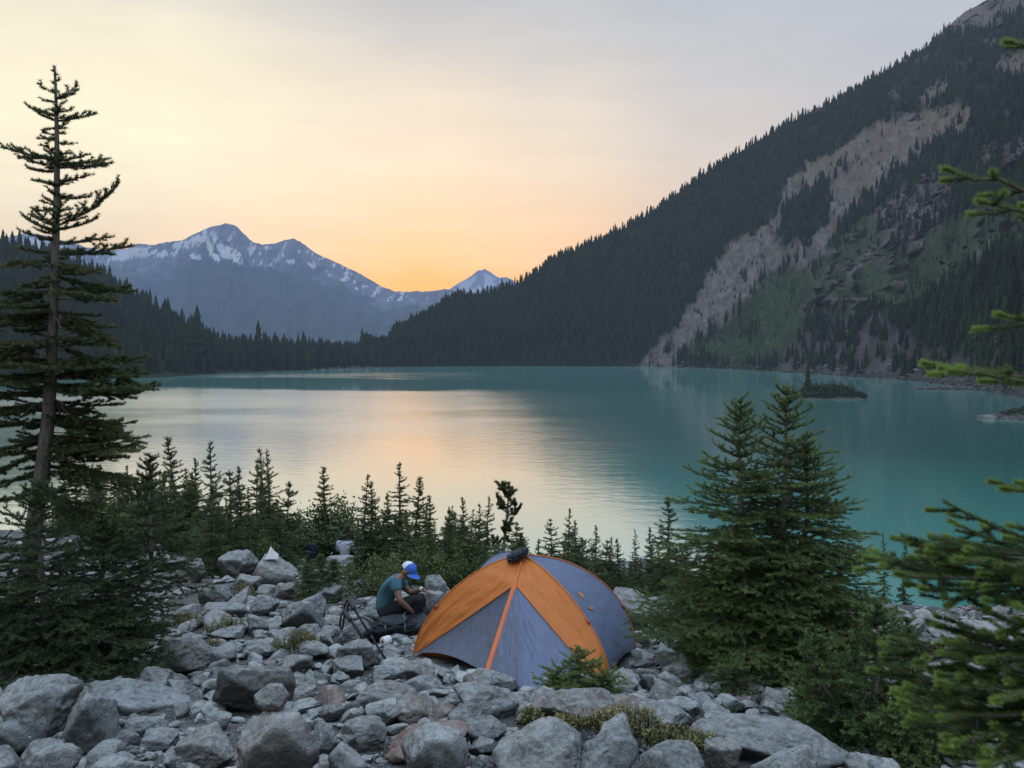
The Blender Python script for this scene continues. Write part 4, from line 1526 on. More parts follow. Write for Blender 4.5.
B((336, 638, 380, 672), 'rounded grey boulder below the tips of the trekking poles', 0.50, 0, 0.35, 31)
B((330, 655, 366, 680), 'grey wedge below the rounded boulder by the trekking poles', 0.46, 0, 0.55, 32)
B((372, 664, 410, 682), 'pale flat stone between the trekking poles and the tent', 0.70, 0, 0.6, 33)
B((452, 682, 520, 722), 'rounded pale boulder close to the tent front', 0.58, 0.03, 0.3, 34)
B((468, 670, 518, 700), 'flat grey boulder touching the tent front', 0.55, 0, 0.5, 35, base=(-0.13, 6.75))
B((447, 700, 484, 730), 'blue-grey pointed stone below the rounded pale boulder', 0.5, 0, 0.55, 36)
B((460, 718, 508, 745), 'dark grey smooth boulder above the large pebbly boulder', 0.22, 0, 0.25, 37)
B((468, 738, 498, 758), 'small dark stone left of the large pebbly boulder', 0.3, 0, 0.35, 38)
B((470, 752, 500, 790), 'grey stone at the bottom edge left of the pebbly boulder', 0.36, 0, 0.3, 39)
B((490, 726, 588, 800), 'large pale pebbly boulder at the bottom centre right', 0.66, 0, 0.3, 40, rough=1.3)
B((528, 686, 616, 730), 'layered slab with a reddish end under the fir sapling before the tent', 0.46, 0.24, 0.75, 41, rot=0.1)
B((546, 716, 566, 736), 'small blue-grey stone below the layered slab', 0.5, 0, 0.4, 42)
B((575, 732, 640, 790), 'grey cracked boulder right of the large pebbly boulder', 0.5, 0, 0.6, 43)
B((636, 740, 704, 800), 'dark grey smooth boulder framed by the heather at the bottom', 0.30, 0, 0.3, 44)
B((620, 698, 694, 738), 'wide dull grey boulder in front of the three-topped fir', 0.36, 0, 0.35, 45)
B((646, 682, 686, 704), 'buff rough stone behind the wide dull boulder', 0.48, 0.1, 0.5, 46)
B((658, 700, 690, 718), 'white-topped flat stone between the wide boulder and the fir', 0.85, 0, 0.6, 47)
B((676, 702, 702, 722), 'grey wedge beside the white-topped flat stone', 0.46, 0, 0.7, 48)
B((708, 694, 748, 716), 'pale boulder at the foot of the three-topped fir', 0.58, 0, 0.4, 49)
B((738, 700, 758, 714), 'small white stone at the foot of the three-topped fir', 0.74, 0, 0.35, 50)
B((688, 722, 856, 768), 'long grey whale-backed slab at the bottom right', 0.40, 0, 0.45, 51, thick=0.38, rot=-0.12, lean=(0, 0.06), emb=0.3)
B((702, 738, 742, 772), 'upright grey stone leaning on the long whale-backed slab', 0.48, 0, 0.5, 52)
B((750, 742, 818, 790), 'pale lumpy stone with a crack before the long whale-backed slab', 0.66, 0.05, 0.45, 53)
B((848, 756, 900, 800), 'pale boulder at the bottom edge right of the whale-backed slab', 0.62, 0, 0.4, 54)
B((660, 660, 700, 682), 'grey stone in the shade left of the three-topped fir', 0.46, 0, 0.4, 55)
B((636, 668, 660, 680), 'pale small stone right of the tent corner', 0.68, 0, 0.35, 56)
B((604, 590, 652, 632), 'brownish pale boulder behind the right shoulder of the tent', 0.55, 0.16, 0.6, 57)
B((632, 600, 664, 626), 'pale block behind the tent near the stout fir', 0.6, 0.08, 0.6, 58)
B((628, 630, 650, 648), 'pale stone just behind the right corner of the tent', 0.66, 0.05, 0.4, 59)
# --- mid left field
B((362, 596, 398, 640), 'large smooth boulder the crouching person sits against', 0.46, 0, 0.3, 60, base=(-1.62, 10.9))
B((336, 618, 372, 648), 'dark lichened rock behind the handles of the trekking poles', 0.22, 0, 0.5, 61)
B((283, 594, 326, 634), 'large rounded grey boulder in the middle of the stone field', 0.48, 0, 0.3, 62)
B((292, 622, 322, 642), 'smooth oval grey boulder below the large rounded one', 0.42, 0, 0.2, 63)
B((318, 632, 336, 652), 'pale upright block left of the trekking poles', 0.66, 0, 0.6, 64)
B((248, 594, 280, 616), 'dark pointed slab in the middle of the stone field', 0.32, 0, 0.7, 65)
B((275, 580, 302, 600), 'rounded reddish-grey boulder below the round fir bush', 0.40, 0.3, 0.3, 66)
B((310, 582, 344, 604), 'pale grey double boulder below the round fir bush', 0.56, 0, 0.45, 67)
B((252, 555, 304, 588), 'big blue-grey boulder carrying the white triangle of cloth', 0.44, 0, 0.7, 68)
B((236, 573, 262, 592), 'pair of pale stones left of the blue-grey boulder', 0.7, 0, 0.4, 69)
B((218, 550, 258, 578), 'stepped grey boulder left of the blue-grey boulder', 0.42, 0, 0.75, 70)
B((186, 558, 206, 584), 'brown upright stone at the end of the gravel path', 0.42, 0.2, 0.7, 71)
B((132, 552, 190, 568), 'long flat grey slab beside the gravel path', 0.44, 0, 0.6, 72, thick=0.5)
B((198, 583, 232, 606), 'dark blocky boulder beyond the gravel path', 0.28, 0, 0.8, 73)
B((204, 602, 250, 626), 'long sloping grey boulder in the stone field left of centre', 0.5, 0, 0.5, 74, thick=0.6)
B((164, 604, 200, 626), 'pale flat stone beside the left fir in the stone field', 0.62, 0, 0.5, 75)
B((240, 640, 280, 660), 'flat pale grey boulder above the large dark angular boulder', 0.54, 0, 0.5, 76)
B((290, 640, 332, 662), 'sloping pale slab left of the rounded boulder by the poles', 0.6, 0, 0.5, 77)
B((212, 626, 244, 642), 'pale stone among heather tufts left of centre', 0.58, 0, 0.4, 78)
B((246, 614, 270, 636), 'two-faced grey block in the stone field', 0.5, 0, 0.7, 79)
B((424, 574, 448, 592), 'pale boulder behind the crouching person beside the tent', 0.58, 0, 0.4, 80, base=(-1.35, 12.6))
B((444, 560, 470, 582), 'round grey boulder behind the tent left of its top', 0.50, 0, 0.3, 81)
B((412, 590, 448, 604), 'flat pale stone slab behind the hand of the crouching person', 0.66, 0.06, 0.7, 82, base=(-1.08, 11.1), thick=0.5)
B((424, 608, 448, 626), 'pale stone between the crouching person and the tent', 0.6, 0, 0.4, 83, base=(-0.98, 10.3))
# --- right field beyond the firs
B((928, 620, 1005, 640), 'long pale slab on the skyline of the stones at the right', 0.66, 0, 0.6, 84, thick=0.5)
B((890, 622, 926, 638), 'grey slab on the skyline left of the long pale slab', 0.5, 0, 0.6, 85, thick=0.6)
B((936, 660, 975, 690), 'grey block among the pale stones seen through the right boughs', 0.5, 0, 0.5, 86)
B((900, 645, 935, 668), 'dark-sided stone seen through the right boughs', 0.42, 0, 0.6, 87)
B((964, 676, 1000, 700), 'pale rounded stone low among the right boughs', 0.66, 0, 0.35, 88)
B((955, 655, 1010, 675), 'white-topped broad stone behind the right boughs', 0.72, 0, 0.5, 89)
B((990, 650, 1045, 690), 'grey boulder at the right edge behind the boughs', 0.5, 0, 0.5, 90)
print('hand boulders', len(placed))

# --- the rest of the field: shared shapes, each stone an object of its own
LAND = [(p[0], p[1], p[4]) for p in placed]
NV = 22
rv = np.random.default_rng(303)
shape_pool = []
for k in range(NV):
    a = [0.22, 0.45, 0.65, 0.9][k % 4]
    v, f = rock_verts(np.random.default_rng(400 + k), 4, a, 1.0)
    v = unit_fit(v) * np.array([1.0, rv.uniform(0.6, 0.95), rv.uniform(0.45, 0.8)])
    me = np_mesh('boulder', v, f)
    me.materials.append(m_rock)
    shape_pool.append((me, a))


def blocked(x, y, r, k=0.8):
    for (a, b, ra, rb, _) in placed:
        if ((x - a) / (ra + r * k)) ** 2 + ((y - b) / (rb + r * k)) ** 2 < 1:
            return True
    return False


def tent_clear(x, y, r):
    return ((x - 0.18) / (1.35 + r)) ** 2 + ((y - 8.55) / (1.35 + r)) ** 2 > 1 and ((x + 1.35) / (0.45 + r)) ** 2 + ((y - 9.7) / (0.55 + r)) ** 2 > 1


def path_clear(x, y):
    u, v_ = pix(np.array([x]), np.array([y]), np.array([gz(x, y)]))
    u, v_ = u[0], v_[0]
    return not in_poly(np.array([u]), np.array([v_]), [(128, 566), (190, 562), (195, 590), (150, 600), (120, 590)])[0]


SIDES = lambda dx, dy: ('right of' if dx > 0 else 'left of') if abs(dx) > abs(dy) else ('just beyond' if dy > 0 else 'just before')
SHORT = {}
for p in placed:
    SHORT[p[4]] = p[4]


def short(l):
    w_ = l.split()
    return ' '.join(w_[:5]) if len(w_) > 5 else l


labels_used = {}
auto = []
tries = 0
while len(auto) < 212 and tries < 60000:
    tries += 1
    py = 575 + 200 * rv.random() ** 0.9
    px = rv.uniform(-60, 1090)
    if px > 880 and rv.random() < 0.4:
        continue
    x, y = hit(px, py)
    if y > 24:
        continue
    r = np.clip(rv.lognormal(-1.95, 0.42), 0.085, 0.34) * (0.85 if len(auto) < 40 else 0.62 if len(auto) < 120 else 0.5) * (1 + 0.045 * (y - 5))
    if not tent_clear(x, y, r) or not path_clear(x, y) or blocked(x, y, r):
        continue
    k = rv.integers(0, NV)
    me, ang = shape_pool[k]
    tone_ = float(np.clip(rv.normal(0.46, 0.22), 0.05, 0.95))
    rust_ = float(np.clip(rv.normal(-0.2, 0.22), 0, 0.7))
    o = bpy.data.objects.new('boulder', me)
    COL.objects.link(o)
    s = r * np.array([rv.uniform(0.9, 1.2), rv.uniform(0.85, 1.1), rv.uniform(0.8, 1.15)])
    o.scale = s
    o.rotation_euler = (rv.normal(0, 0.32), rv.normal(0, 0.32), rv.uniform(0, 6.28))
    o.location = (x, y, gz(x, y) + s[2] * 0.32)
    o['tone'] = tone_
    o['rust'] = rust_
    placed.append((x, y, r, r, 'auto'))
    auto.append((o, x, y, r, tone_, rust_, ang))
for (o, x, y, r, tone_, rust_, ang) in auto:
    ds = sorted(LAND, key=lambda q_: (q_[0] - x) ** 2 + (q_[1] - y) ** 2)
    look = ('rusty' if rust_ > 0.3 else 'dark grey' if tone_ < 0.38 else 'mid grey' if tone_ < 0.58 else 'pale grey')
    shp = ('rounded' if ang < 0.3 else 'blunt' if ang < 0.5 else 'blocky' if ang < 0.8 else 'angular')
    siz = ('large' if r > 0.17 else 'smallish' if r < 0.1 else 'medium')
    done = False
    for (lx, ly, ll) in ds[:4]:
        core = ll
        for cut in (' with ', ' beside ', ' behind ', ' below ', ' under ', ' at ', ' right of ', ' left of ', ' in ', ' on ', ' between ', ' of the ', ' close ', ' just ', ' among ', ' seen ', ' above ', ' before ', ' leaning ', ' wedged ', ' cut ', ' carrying ', ' balanced ', ' against ', ' framed ', ' touching ', ' beyond ', ' low ', ' the crouching ', ' near '):
            i_ = core.find(cut)
            if i_ > 8:
                core = core[:i_]
        for lab in (f'{siz} {look} {shp} boulder {SIDES(x - lx, y - ly)} the {core}',):
            if lab not in labels_used and len(lab.split()) <= 16:
                labels_used[lab] = 1
                tag(o, lab, 'boulder', 'boulders of the stone field')
                done = True
                break
        if done:
            break
    if not done:
        tag(o, f'{siz} {look} {shp} boulder lying loose in the stone field', 'boulder', 'boulders of the stone field')
print('auto boulders', len(auto))

# --- rubble: thousands of small stones nobody could count
m_rub, n = material('granite_rubble')
pos = n('ShaderNodeNewGeometry').outputs['Position']
nrm = n('ShaderNodeNewGeometry').outputs['Normal']
tn = n.attr('tint')
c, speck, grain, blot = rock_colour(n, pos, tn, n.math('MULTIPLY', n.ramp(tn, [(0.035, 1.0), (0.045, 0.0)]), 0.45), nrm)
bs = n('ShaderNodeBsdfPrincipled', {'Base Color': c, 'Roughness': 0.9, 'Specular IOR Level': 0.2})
n.set(bs, 'Normal', n('ShaderNodeBump', {'Height': grain, 'Strength': 0.5, 'Distance': 0.01}))
n.set(n.out, 0, bs)


def rubble(name, label, N, sub, lo, hi, seed, pxr=(-80, 1100), pyr=(540, 800)):
    rg = np.random.default_rng(seed)
    px = rg.uniform(*pxr, N)
    py = pyr[0] + (pyr[1] - pyr[0]) * rg.random(N) ** 0.85
    # where the sight lines meet the ground
    ds = np.linspace(3.5, 30, 700)
    vx = (px - CX) / FPX
    vy = -(py - CY) / FPX
    Yd = cp + vy * sp
    Zd = -sp + vy * cp
    X = (vx / Yd)[:, None] * ds[None]
    Z = CAMH + (Zd / Yd)[:, None] * ds[None]
    G = ground_z(X, np.broadcast_to(ds[None], X.shape))
    k = np.argmax(Z <= G, axis=1)
    ok = np.take_along_axis(Z <= G, k[:, None], 1)[:, 0]
    x = X[np.arange(N), k] + rg.normal(0, 0.03, N)
    y = ds[k] + rg.normal(0, 0.03, N)
    ok &= (y < 26)
    r = np.exp(rg.uniform(math.log(lo), math.log(hi), N)) * (1 + 0.05 * (y - 5))
    ok &= ~((((x - 0.18) / (1.05 + r)) ** 2 + ((y - 8.5) / (1.05 + r)) ** 2) < 1)
    u, v_ = pix(x, y, ground_z(x, y))
    if hi > 0.04:
        ok &= ~(in_poly(u, v_, [(128, 566), (190, 562), (195, 590), (150, 600), (120, 590)]) & (rg.random(N) < 0.85))
    for (a, b, ra, rb, lb) in placed:
        if lb != 'auto':
            ok &= ((x - a) / (ra * 0.9)) ** 2 + ((y - b + rb * 0.3) / (rb * 1.1)) ** 2 > 1
    x, y, r = x[ok], y[ok], r[ok]
    z = ground_z(x, y)
    pool = [rock_verts(np.random.default_rng(800 + seed + j), sub, [0.3, 0.6, 0.95][j % 3], 0.8)[0] * np.array([1, rg.uniform(0.6, 0.9), rg.uniform(0.4, 0.75)]) for j in range(12)]
    f0 = ico(sub)[1]
    V, F, A, nv = [], [], [], 0
    for i in range(len(x)):
        v = pool[rg.integers(0, 12)]
        a = rg.uniform(0, 6.28)
        b = rg.normal(0, 0.35)
        ca, sa, cb_, sb = math.cos(a), math.sin(a), math.cos(b), math.sin(b)
        M = np.array([[ca, -sa, 0], [sa, ca, 0], [0, 0, 1]]) @ np.array([[1, 0, 0], [0, cb_, -sb], [0, sb, cb_]])
        V.append((v @ M.T) * r[i] * rg.uniform(0.85, 1.2, 3) + [x[i], y[i], z[i] + r[i] * 0.22])
        F.append(f0 + nv)
        nv += len(v)
        A.append(np.full(len(v), np.clip(rg.normal(0.36, 0.22), 0.03, 1.0)))
    o = obj(name, np_mesh(name, np.vstack(V), np.vstack(F), {'tint': np.concatenate(A)}, smooth=False), m_rub)
    tag(o, label, kind='stuff')


rubble('stones', 'smaller stones packed between the boulders further back', 1900, 3, 0.05, 0.135, 63, pyr=(530, 720))
rubble('rubble', 'loose grey cobbles filling the gaps between the boulders', 2300, 2, 0.028, 0.07, 61)
rubble('gravel', 'fine pale gravel and chips between the stones', 5200, 1, 0.010, 0.034, 62, pyr=(560, 800))
# ------------------------------------------------------------------ fabric materials
def fabric(name, col, rough=0.55, weave=900, crinkle=1.0, spec=0.35, trans=0.0):
    m, n = material(name)
    pos = n('ShaderNodeTexCoord').outputs['Object']
    a = n.noise(pos, 7, 4)
    cr = n.noise(n('ShaderNodeMapping', {'Vector': pos, 'Rotation': (0.3, 0.5, 0.4), 'Scale': (1.0, 0.4, 0.7)}), 15, 3, 0.5, dist=0.8)
    fine = n.noise(pos, 70, 3)
    c = n.mix(a, tuple(x * 0.80 for x in col), tuple(min(1, x * 1.15) for x in col))
    bs = n('ShaderNodeBsdfPrincipled', {'Base Color': c, 'Roughness': rough, 'Specular IOR Level': spec})
    n.set(bs, 'Normal', n('ShaderNodeBump', {'Height': n.math('ADD', cr, n.math('MULTIPLY', fine, 0.25)), 'Strength': 0.7 * crinkle, 'Distance': 0.022}))
    if trans:
        tr = n('ShaderNodeBsdfTranslucent', {'Color': c})
        bs = n('ShaderNodeMixShader', {0: trans, 1: bs, 2: tr})
    n.set(n.out, 0, bs)
    return m


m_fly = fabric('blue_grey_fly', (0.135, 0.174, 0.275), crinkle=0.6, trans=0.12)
m_fly_shaded = fabric('shaded_blue_fly', (0.086, 0.108, 0.155), trans=0.05)  # same fly cloth, darkened: the shade on the left half is in its colour
m_orange = fabric('orange_fly', (0.62, 0.195, 0.042), crinkle=0.4, trans=0.18)
m_zip = fabric('orange_tape', (0.62, 0.16, 0.045), weave=0, crinkle=0.3)
m_tape_red = simple_mat('red_tape', (0.50, 0.06, 0.03), 0.6)
m_black = fabric('black_nylon', (0.007, 0.0075, 0.010), 0.6, crinkle=2.2, spec=0.25)
m_navy = fabric('dark_slate_nylon', (0.022, 0.028, 0.042), 0.55, crinkle=2.0, spec=0.3)
m_web = simple_mat('black_webbing', (0.012, 0.012, 0.013), 0.7)
m_strap = simple_mat('slate_webbing', (0.10, 0.12, 0.15), 0.7)
m_plastic = simple_mat('black_plastic', (0.015, 0.015, 0.016), 0.45)
m_cord = simple_mat('pale_cord', (0.45, 0.44, 0.40), 0.8)
m_alu = simple_mat('dark_alloy', (0.010, 0.010, 0.012), 0.6, spec=0.25)
m_white = simple_mat('white_paper', (0.72, 0.72, 0.73), 0.85)
m_card = simple_mat('brown_card', (0.16, 0.11, 0.07), 0.9)

# ------------------------------------------------------------------ the tent
def ground_pt(px, py, lift=0.0):
    x, y = hit(px, py)
    return np.array([x, y, gz(x, y) + lift])


A = np.array(P(523, 555.5, 8.75))
Lc = ground_pt(414, 657, 0.03)
Rf = ground_pt(609, 677, 0.03)
Rb = ground_pt(635, 652, 0.03)
Vc = ground_pt(525, 698, 0.02)
Lb = Lc + (Rb - Rf) * 1.02
Lb[2] = gz(Lb[0], Lb[1]) + 0.03
tent = thing('tent', 'orange and blue-grey dome tent pitched among the boulders', 'tent', tuple((Lc + Rb) / 2 * [1, 1, 0] + [0, 0, min(Lc[2], Rf[2])]))
T0 = np.array(tent.location)


def arc(c, n_=48, e=1.75):
    """a bent pole from the top of the tent to a corner"""
    th = np.linspace(0, math.pi / 2, n_)
    h = np.sin(th) ** (2 / e)
    z = np.cos(th) ** (2 / e)
    p = A[None, :] + (c - A)[None, :] * h[:, None]
    p[:, 2] = c[2] + (A[2] - c[2]) * z
    # even spacing along the pole
    s = np.concatenate([[0], np.cumsum(np.linalg.norm(np.diff(p, axis=0), axis=1))])
    u = np.linspace(0, s[-1], n_)
    return np.stack([np.interp(u, s, p[:, k]) for k in range(3)], 1)


def poly(pts, n_=48):
    p = np.array(pts, float)
    s = np.concatenate([[0], np.cumsum(np.linalg.norm(np.diff(p, axis=0), axis=1))])
    u = np.linspace(0, s[-1], n_)
    return np.stack([np.interp(u, s, p[:, k]) for k in range(3)], 1)


PL, PRf, PRb, PLb = arc(Lc, e=1.62), arc(Rf, e=1.62), arc(Rb, e=1.95), arc(Lb, e=1.9)
Zt = np.array(P(515, 585, 8.28))
Zb = np.array(P(487, 674, 7.52))
seed_ = [0]


def panel(name, ca, cb_, mat, sag=0.0, hem=0.0, nt=40, wr=0.006, parent=None, label=None, out=0.0, stripe=(1.0, 1.0)):
    """cloth stretched between two edges, with tension wrinkles"""
    seed_[0] += 1
    t = np.linspace(0, 1, nt)
    g = ca[:, None, :] * (1 - t)[None, :, None] + cb_[:, None, :] * t[None, :, None]
    du = np.gradient(g, axis=0)
    dv = np.gradient(g, axis=1)
    nn = np.cross(du, dv)
    nn /= np.linalg.norm(nn, axis=2, keepdims=True) + 1e-9
    cen = (A + Lc + Rb) / 3 - [0, 0, 0.3]
    flip = np.sign(np.sum(nn * (g - cen), axis=2, keepdims=True).mean())
    nn = nn * flip
    S = np.linspace(0, 1, len(ca))[:, None]
    T = t[None, :]
    bell = np.sin(math.pi * T) ** 0.8
    k = fbm2(S * 3.0 * stripe[0] + T * 1.0, T * 9.0 * stripe[1] - S * 2, 4, 200 + seed_[0], True) * 0.6 + fbm2(S * 11 * stripe[0] - T * 5, T * 8 * stripe[1] + S * 4, 3, 230 + seed_[0]) * 0.7
    edge = np.minimum(1, np.minimum(T, 1 - T) * 9) * np.minimum(1, S * 6)
    wr *= 2.0
    disp = -sag * bell * np.sin(math.pi * np.minimum(S * 1.05, 1)) ** 0.7 + wr * k * edge + out
    g = g + nn * disp[..., None]
    g[..., 2] += hem * (S ** 6) * np.sin(math.pi * T)
    v = g.reshape(-1, 3) - T0
    f = grid_faces(len(ca), nt)
    if flip < 0:
        f = f[:, ::-1]
    o = obj(name, np_mesh(name, v, f), mat, parent or tent)
    if label:
        o['label'] = label
    return o, g


QL = poly([A + (Zt - A) * 0.02, Zt, Lc + (Zb - Lc) * 0.05 + [0, 0, 0.02]])
QR = poly([A + (Zt - A) * 0.02, Zt, Rf + (Vc - Rf) * 0.22 + [0, 0, 0.02]])
# orange bands: both edges start at the top
panel('fly_panel', PL, QL, m_orange, sag=0.012, wr=0.009, label='orange left wing of the fly', stripe=(1, 0.5))
panel('fly_panel', PRf, QR, m_orange, sag=0.012, wr=0.009, label='orange right wing of the fly', stripe=(1, 0.5))
zl = poly([Zt, Zb])
zt_l = poly([Zt, Lc + (Zb - Lc) * 0.05 + [0, 0, 0.02]])
zt_r = poly([Zt, Rf + (Vc - Rf) * 0.22 + [0, 0, 0.02]])
zv = poly([Zt, Vc])
zv[:, 1] -= 0.03 * np.sin(np.linspace(0, math.pi, len(zv)))
panel('vestibule_door', zt_l, zl, m_fly_shaded, sag=0.05, hem=0.07, wr=0.008, label='shaded left half of the vestibule')
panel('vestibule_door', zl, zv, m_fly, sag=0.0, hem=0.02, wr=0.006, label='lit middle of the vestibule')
panel('vestibule_door', zv, zt_r, m_fly, sag=0.02, hem=0.04, wr=0.006, label='right side of the vestibule')
side, sg = panel('side_panel', PRf, PRb, m_fly, sag=0.035, hem=0.05, wr=0.008, label='blue-grey end panel facing right')
panel('side_panel', PL, PLb, m_fly, sag=0.03, hem=0.05, wr=0.008, label='blue-grey end panel on the far left')
panel('back_panel', PLb, PRb, m_fly, sag=0.03, hem=0.05, wr=0.008)


def ribbon(name, c, side_v, w_, mat, lift, parent=tent, taper=(1.0, 1.0)):
    c = np.asarray(c, float)
    s = np.asarray(side_v, float)
    s = s / np.linalg.norm(s)
    t = np.gradient(c, axis=0)
    t /= np.linalg.norm(t, axis=1, keepdims=True)
    nn = np.cross(t, s)
    nn /= np.linalg.norm(nn, axis=1, keepdims=True)
    nn *= np.sign(nn[len(nn) // 2] @ np.array([0, -1.0, 0.6]))
    ww = np.linspace(taper[0], taper[1], len(c))[:, None] * w_ / 2
    g = np.stack([c - s * ww, c - s * ww * 0.5 + nn * lift, c + s * ww * 0.5 + nn * lift, c + s * ww], 1)
    return obj(name, np_mesh(name, g.reshape(-1, 3) - T0, grid_faces(len(c), 4)), mat, parent)


zr = zl + np.array([0, -0.012, 0.006])
ribbon('zip_flap', zr, [1, 0.05, 0.1], 0.066, m_zip, 0.014, taper=(0.9, 1.05))
rd = poly([A, Zt], 20) + np.array([0, -0.008, 0.008])
ribbon('ridge_seam', rd, [1, 0, 0], 0.022, m_zip, 0.010)
for c_ in (PRb, PRf, PL, PLb):
    mb = MB()
    out_ = c_ - ((A + Lc + Rb) / 3)[None]
    out_ /= np.linalg.norm(out_, axis=1, keepdims=True)
    mb.tube(c_ + out_ * 0.004 - T0, 0.0075, 6)
    so = mb.build('pole_sleeve', m_zip if c_ is PRb else m_orange if c_ is PL or c_ is PRf else m_fly, tent)
m_seam = simple_mat('stitched_seam', (0.30, 0.085, 0.02), 0.7)
for c_ in (QL[14:], QR[14:]):
    mb = MB()
    mb.tube(c_ + np.array([0, -0.006, 0.004]) - T0, 0.0045, 5)
    mb.build('seam', m_seam, tent)
# low orange sill of the groundsheet at the left corner and round the hem
floor = MB()
ring = np.array([Lc, Rf, Rb, Lb])
ctr = ring.mean(0)
inner = ctr + (ring - ctr) * 0.93
lo = inner.copy(); lo[:, 2] -= 0.05
hi = inner.copy(); hi[:, 2] += 0.10
fv = np.vstack([lo, hi]) - T0
fq = [[i, (i + 1) % 4, 4 + (i + 1) % 4, 4 + i] for i in range(4)] + [[3, 2, 1, 0]]
obj('groundsheet', np_mesh('groundsheet', fv, np.array(fq), smooth=False), m_orange, tent)
# guy-out tabs and lines
for c_, k in ((PL, 30), (PRf, 32), (PRb, 33)):
    mb = MB()
    p = c_[k] + np.array([0, -0.012, 0.004])
    q = p + (c_[k + 2] - c_[k]) * 0.9
    mb.tube(np.array([p, (p + q) / 2 + [0, -0.012, 0.004], q]) - T0, 0.011, 6)
    mb.build('guy_tab', m_tape_red, tent)
mb = MB()
mb.tube(np.array([Vc, Vc + (Vc - Zt) * np.array([0.12, 0.12, 0.0]) - [0, 0, 0.03]]) - T0, 0.004, 5)
mb.tube(np.array([Rb, Rb + np.array([0.16, 0.02, -0.03])]) - T0, 0.004, 5)
mb.tube(np.array([Lc, Lc + np.array([-0.12, -0.05, -0.03])]) - T0, 0.004, 5)
# stakes and lines stay one part of three short cords
mb.build('stake_loops', m_cord, tent)


# small orange emblem printed on the end panel: a blot over a crescent
def emblem(pts2d, px, py, k):
    """flat mark on the end panel; found where the panel projects to (px, py)"""
    X, Y = pix(sg[..., 0], sg[..., 1], sg[..., 2])
    i, j = np.unravel_index(np.argmin((X - px) ** 2 + (Y - py) ** 2), X.shape)
    i, j = min(max(i, 1), X.shape[0] - 2), min(max(j, 1), X.shape[1] - 2)
    u = sg[i, j + 1] - sg[i, j - 1]; u /= np.linalg.norm(u)
    v = sg[i - 1, j] - sg[i + 1, j]; v /= np.linalg.norm(v)
    nn = np.cross(u, v); nn /= np.linalg.norm(nn)
    if nn @ np.array([0, -1, 0.3]) < 0:
        nn = -nn
    c = sg[i, j] + nn * 0.010
    vs = np.array([c + u * a + v * b for a, b in pts2d])
    return vs - T0


th = np.linspace(0, 2 * math.pi, 14, endpoint=False)
blot = emblem([(0.034 * math.cos(a) * (1 + 0.18 * math.sin(3 * a)), 0.050 * math.sin(a) * (1 + 0.1 * math.cos(2 * a))) for a in th], 581.5, 595.5, 0)
n1 = len(blot)
cres = emblem([(0.072 * math.cos(a), 0.055 * math.sin(a)) for a in np.linspace(-2.9, -0.1, 10)] + [(0.058 * math.cos(a), 0.022 * math.sin(a)) for a in np.linspace(-0.3, -2.7, 10)], 588.5, 605, 0)
m_mark = simple_mat('orange_print', (0.42, 0.17, 0.07), 0.6)
me = bpy.data.meshes.new('emblem')
me.from_pydata([tuple(x) for x in np.vstack([blot, cres])], [], [list(range(n1)), list(range(n1, n1 + len(cres)))])
obj('emblem', me, m_mark, tent)


# dark cloth bundle lying over the top of the tent
def lumpy(rg, size, sub=4, amp=0.16, freq=2.4, box=0.5, seed=0, folds=0.08):
    """soft stuffed shape: between a box and an ellipsoid, with folds"""
    v, f = ico(sub)
    p = 2 + box * 4
    r = 1.0 / (np.sum(np.abs(v) ** p, axis=1)) ** (1 / p)
    w_ = v * r[:, None]
    o = rg.uniform(0, 40, 3)
    w_ = w_ * (1 + amp * fbm(w_ * freq + o, 3, 5) + folds * fbm(w_ * [freq * 2.2, freq * 1.2, freq * 3.0] + o, 4, 15, True))[:, None]
    return w_ * np.array(size), f


rc = np.random.default_rng(91)
v, f = lumpy(rc, (0.105, 0.07, 0.034), 5, 0.35, 2.2, 0.2, folds=0.30)
bn = obj('folded_jacket', np_mesh('folded_jacket', v, f), m_navy)
pt = P(517.5, 556, 8.66)
bn.location = (pt.x, pt.y, pt.z + 0.012)
bn.rotation_euler = (0.1, -0.42, 0.1)
tag(bn, 'dark slate bundle of cloth lying over the top of the tent', 'jacket')


# ------------------------------------------------------------------ people
def skin_mesh(name, pts, edges, radii, sub=2, root=0):
    me = bpy.data.meshes.new(name)
    me.from_pydata([tuple(p) for p in pts], edges, [])
    o = bpy.data.objects.new(name + '_tmp', me)
    COL.objects.link(o)
    md = o.modifiers.new('s', 'SKIN')
    md.use_smooth_shade = True
    sv = me.skin_vertices[0].data
    for i, r in enumerate(radii):
        sv[i].radius = r if hasattr(r, '__len__') else (r, r)
        sv[i].use_root = (i == root)
    ss = o.modifiers.new('u', 'SUBSURF')
    ss.levels = sub
    ss.render_levels = sub
    dg = bpy.context.evaluated_depsgraph_get()
    ev = o.evaluated_get(dg)
    out = bpy.data.meshes.new_from_object(ev)
    out.name = name
    for p in out.polygons:
        p.use_smooth = True
    bpy.data.objects.remove(o)
    bpy.data.meshes.remove(me)
    return out


def skin_part(name, chains, mat, parent, T, sub=2):
    """chains: list of lists of (point, radius); a chain whose first point equals an earlier one joins it"""
    pts, rad, edges = [], [], []
    key = {}
    for ch in chains:
        prev = None
        for p, r in ch:
            k = tuple(np.round(p, 5))
            if k not in key:
                key[k] = len(pts)
                pts.append(np.array(p, float) - T)
                rad.append(r)
            i = key[k]
            if prev is not None and prev != i:
                edges.append((prev, i))
            prev = i
    return obj(name, skin_mesh(name, pts, edges, rad, sub), mat, parent)


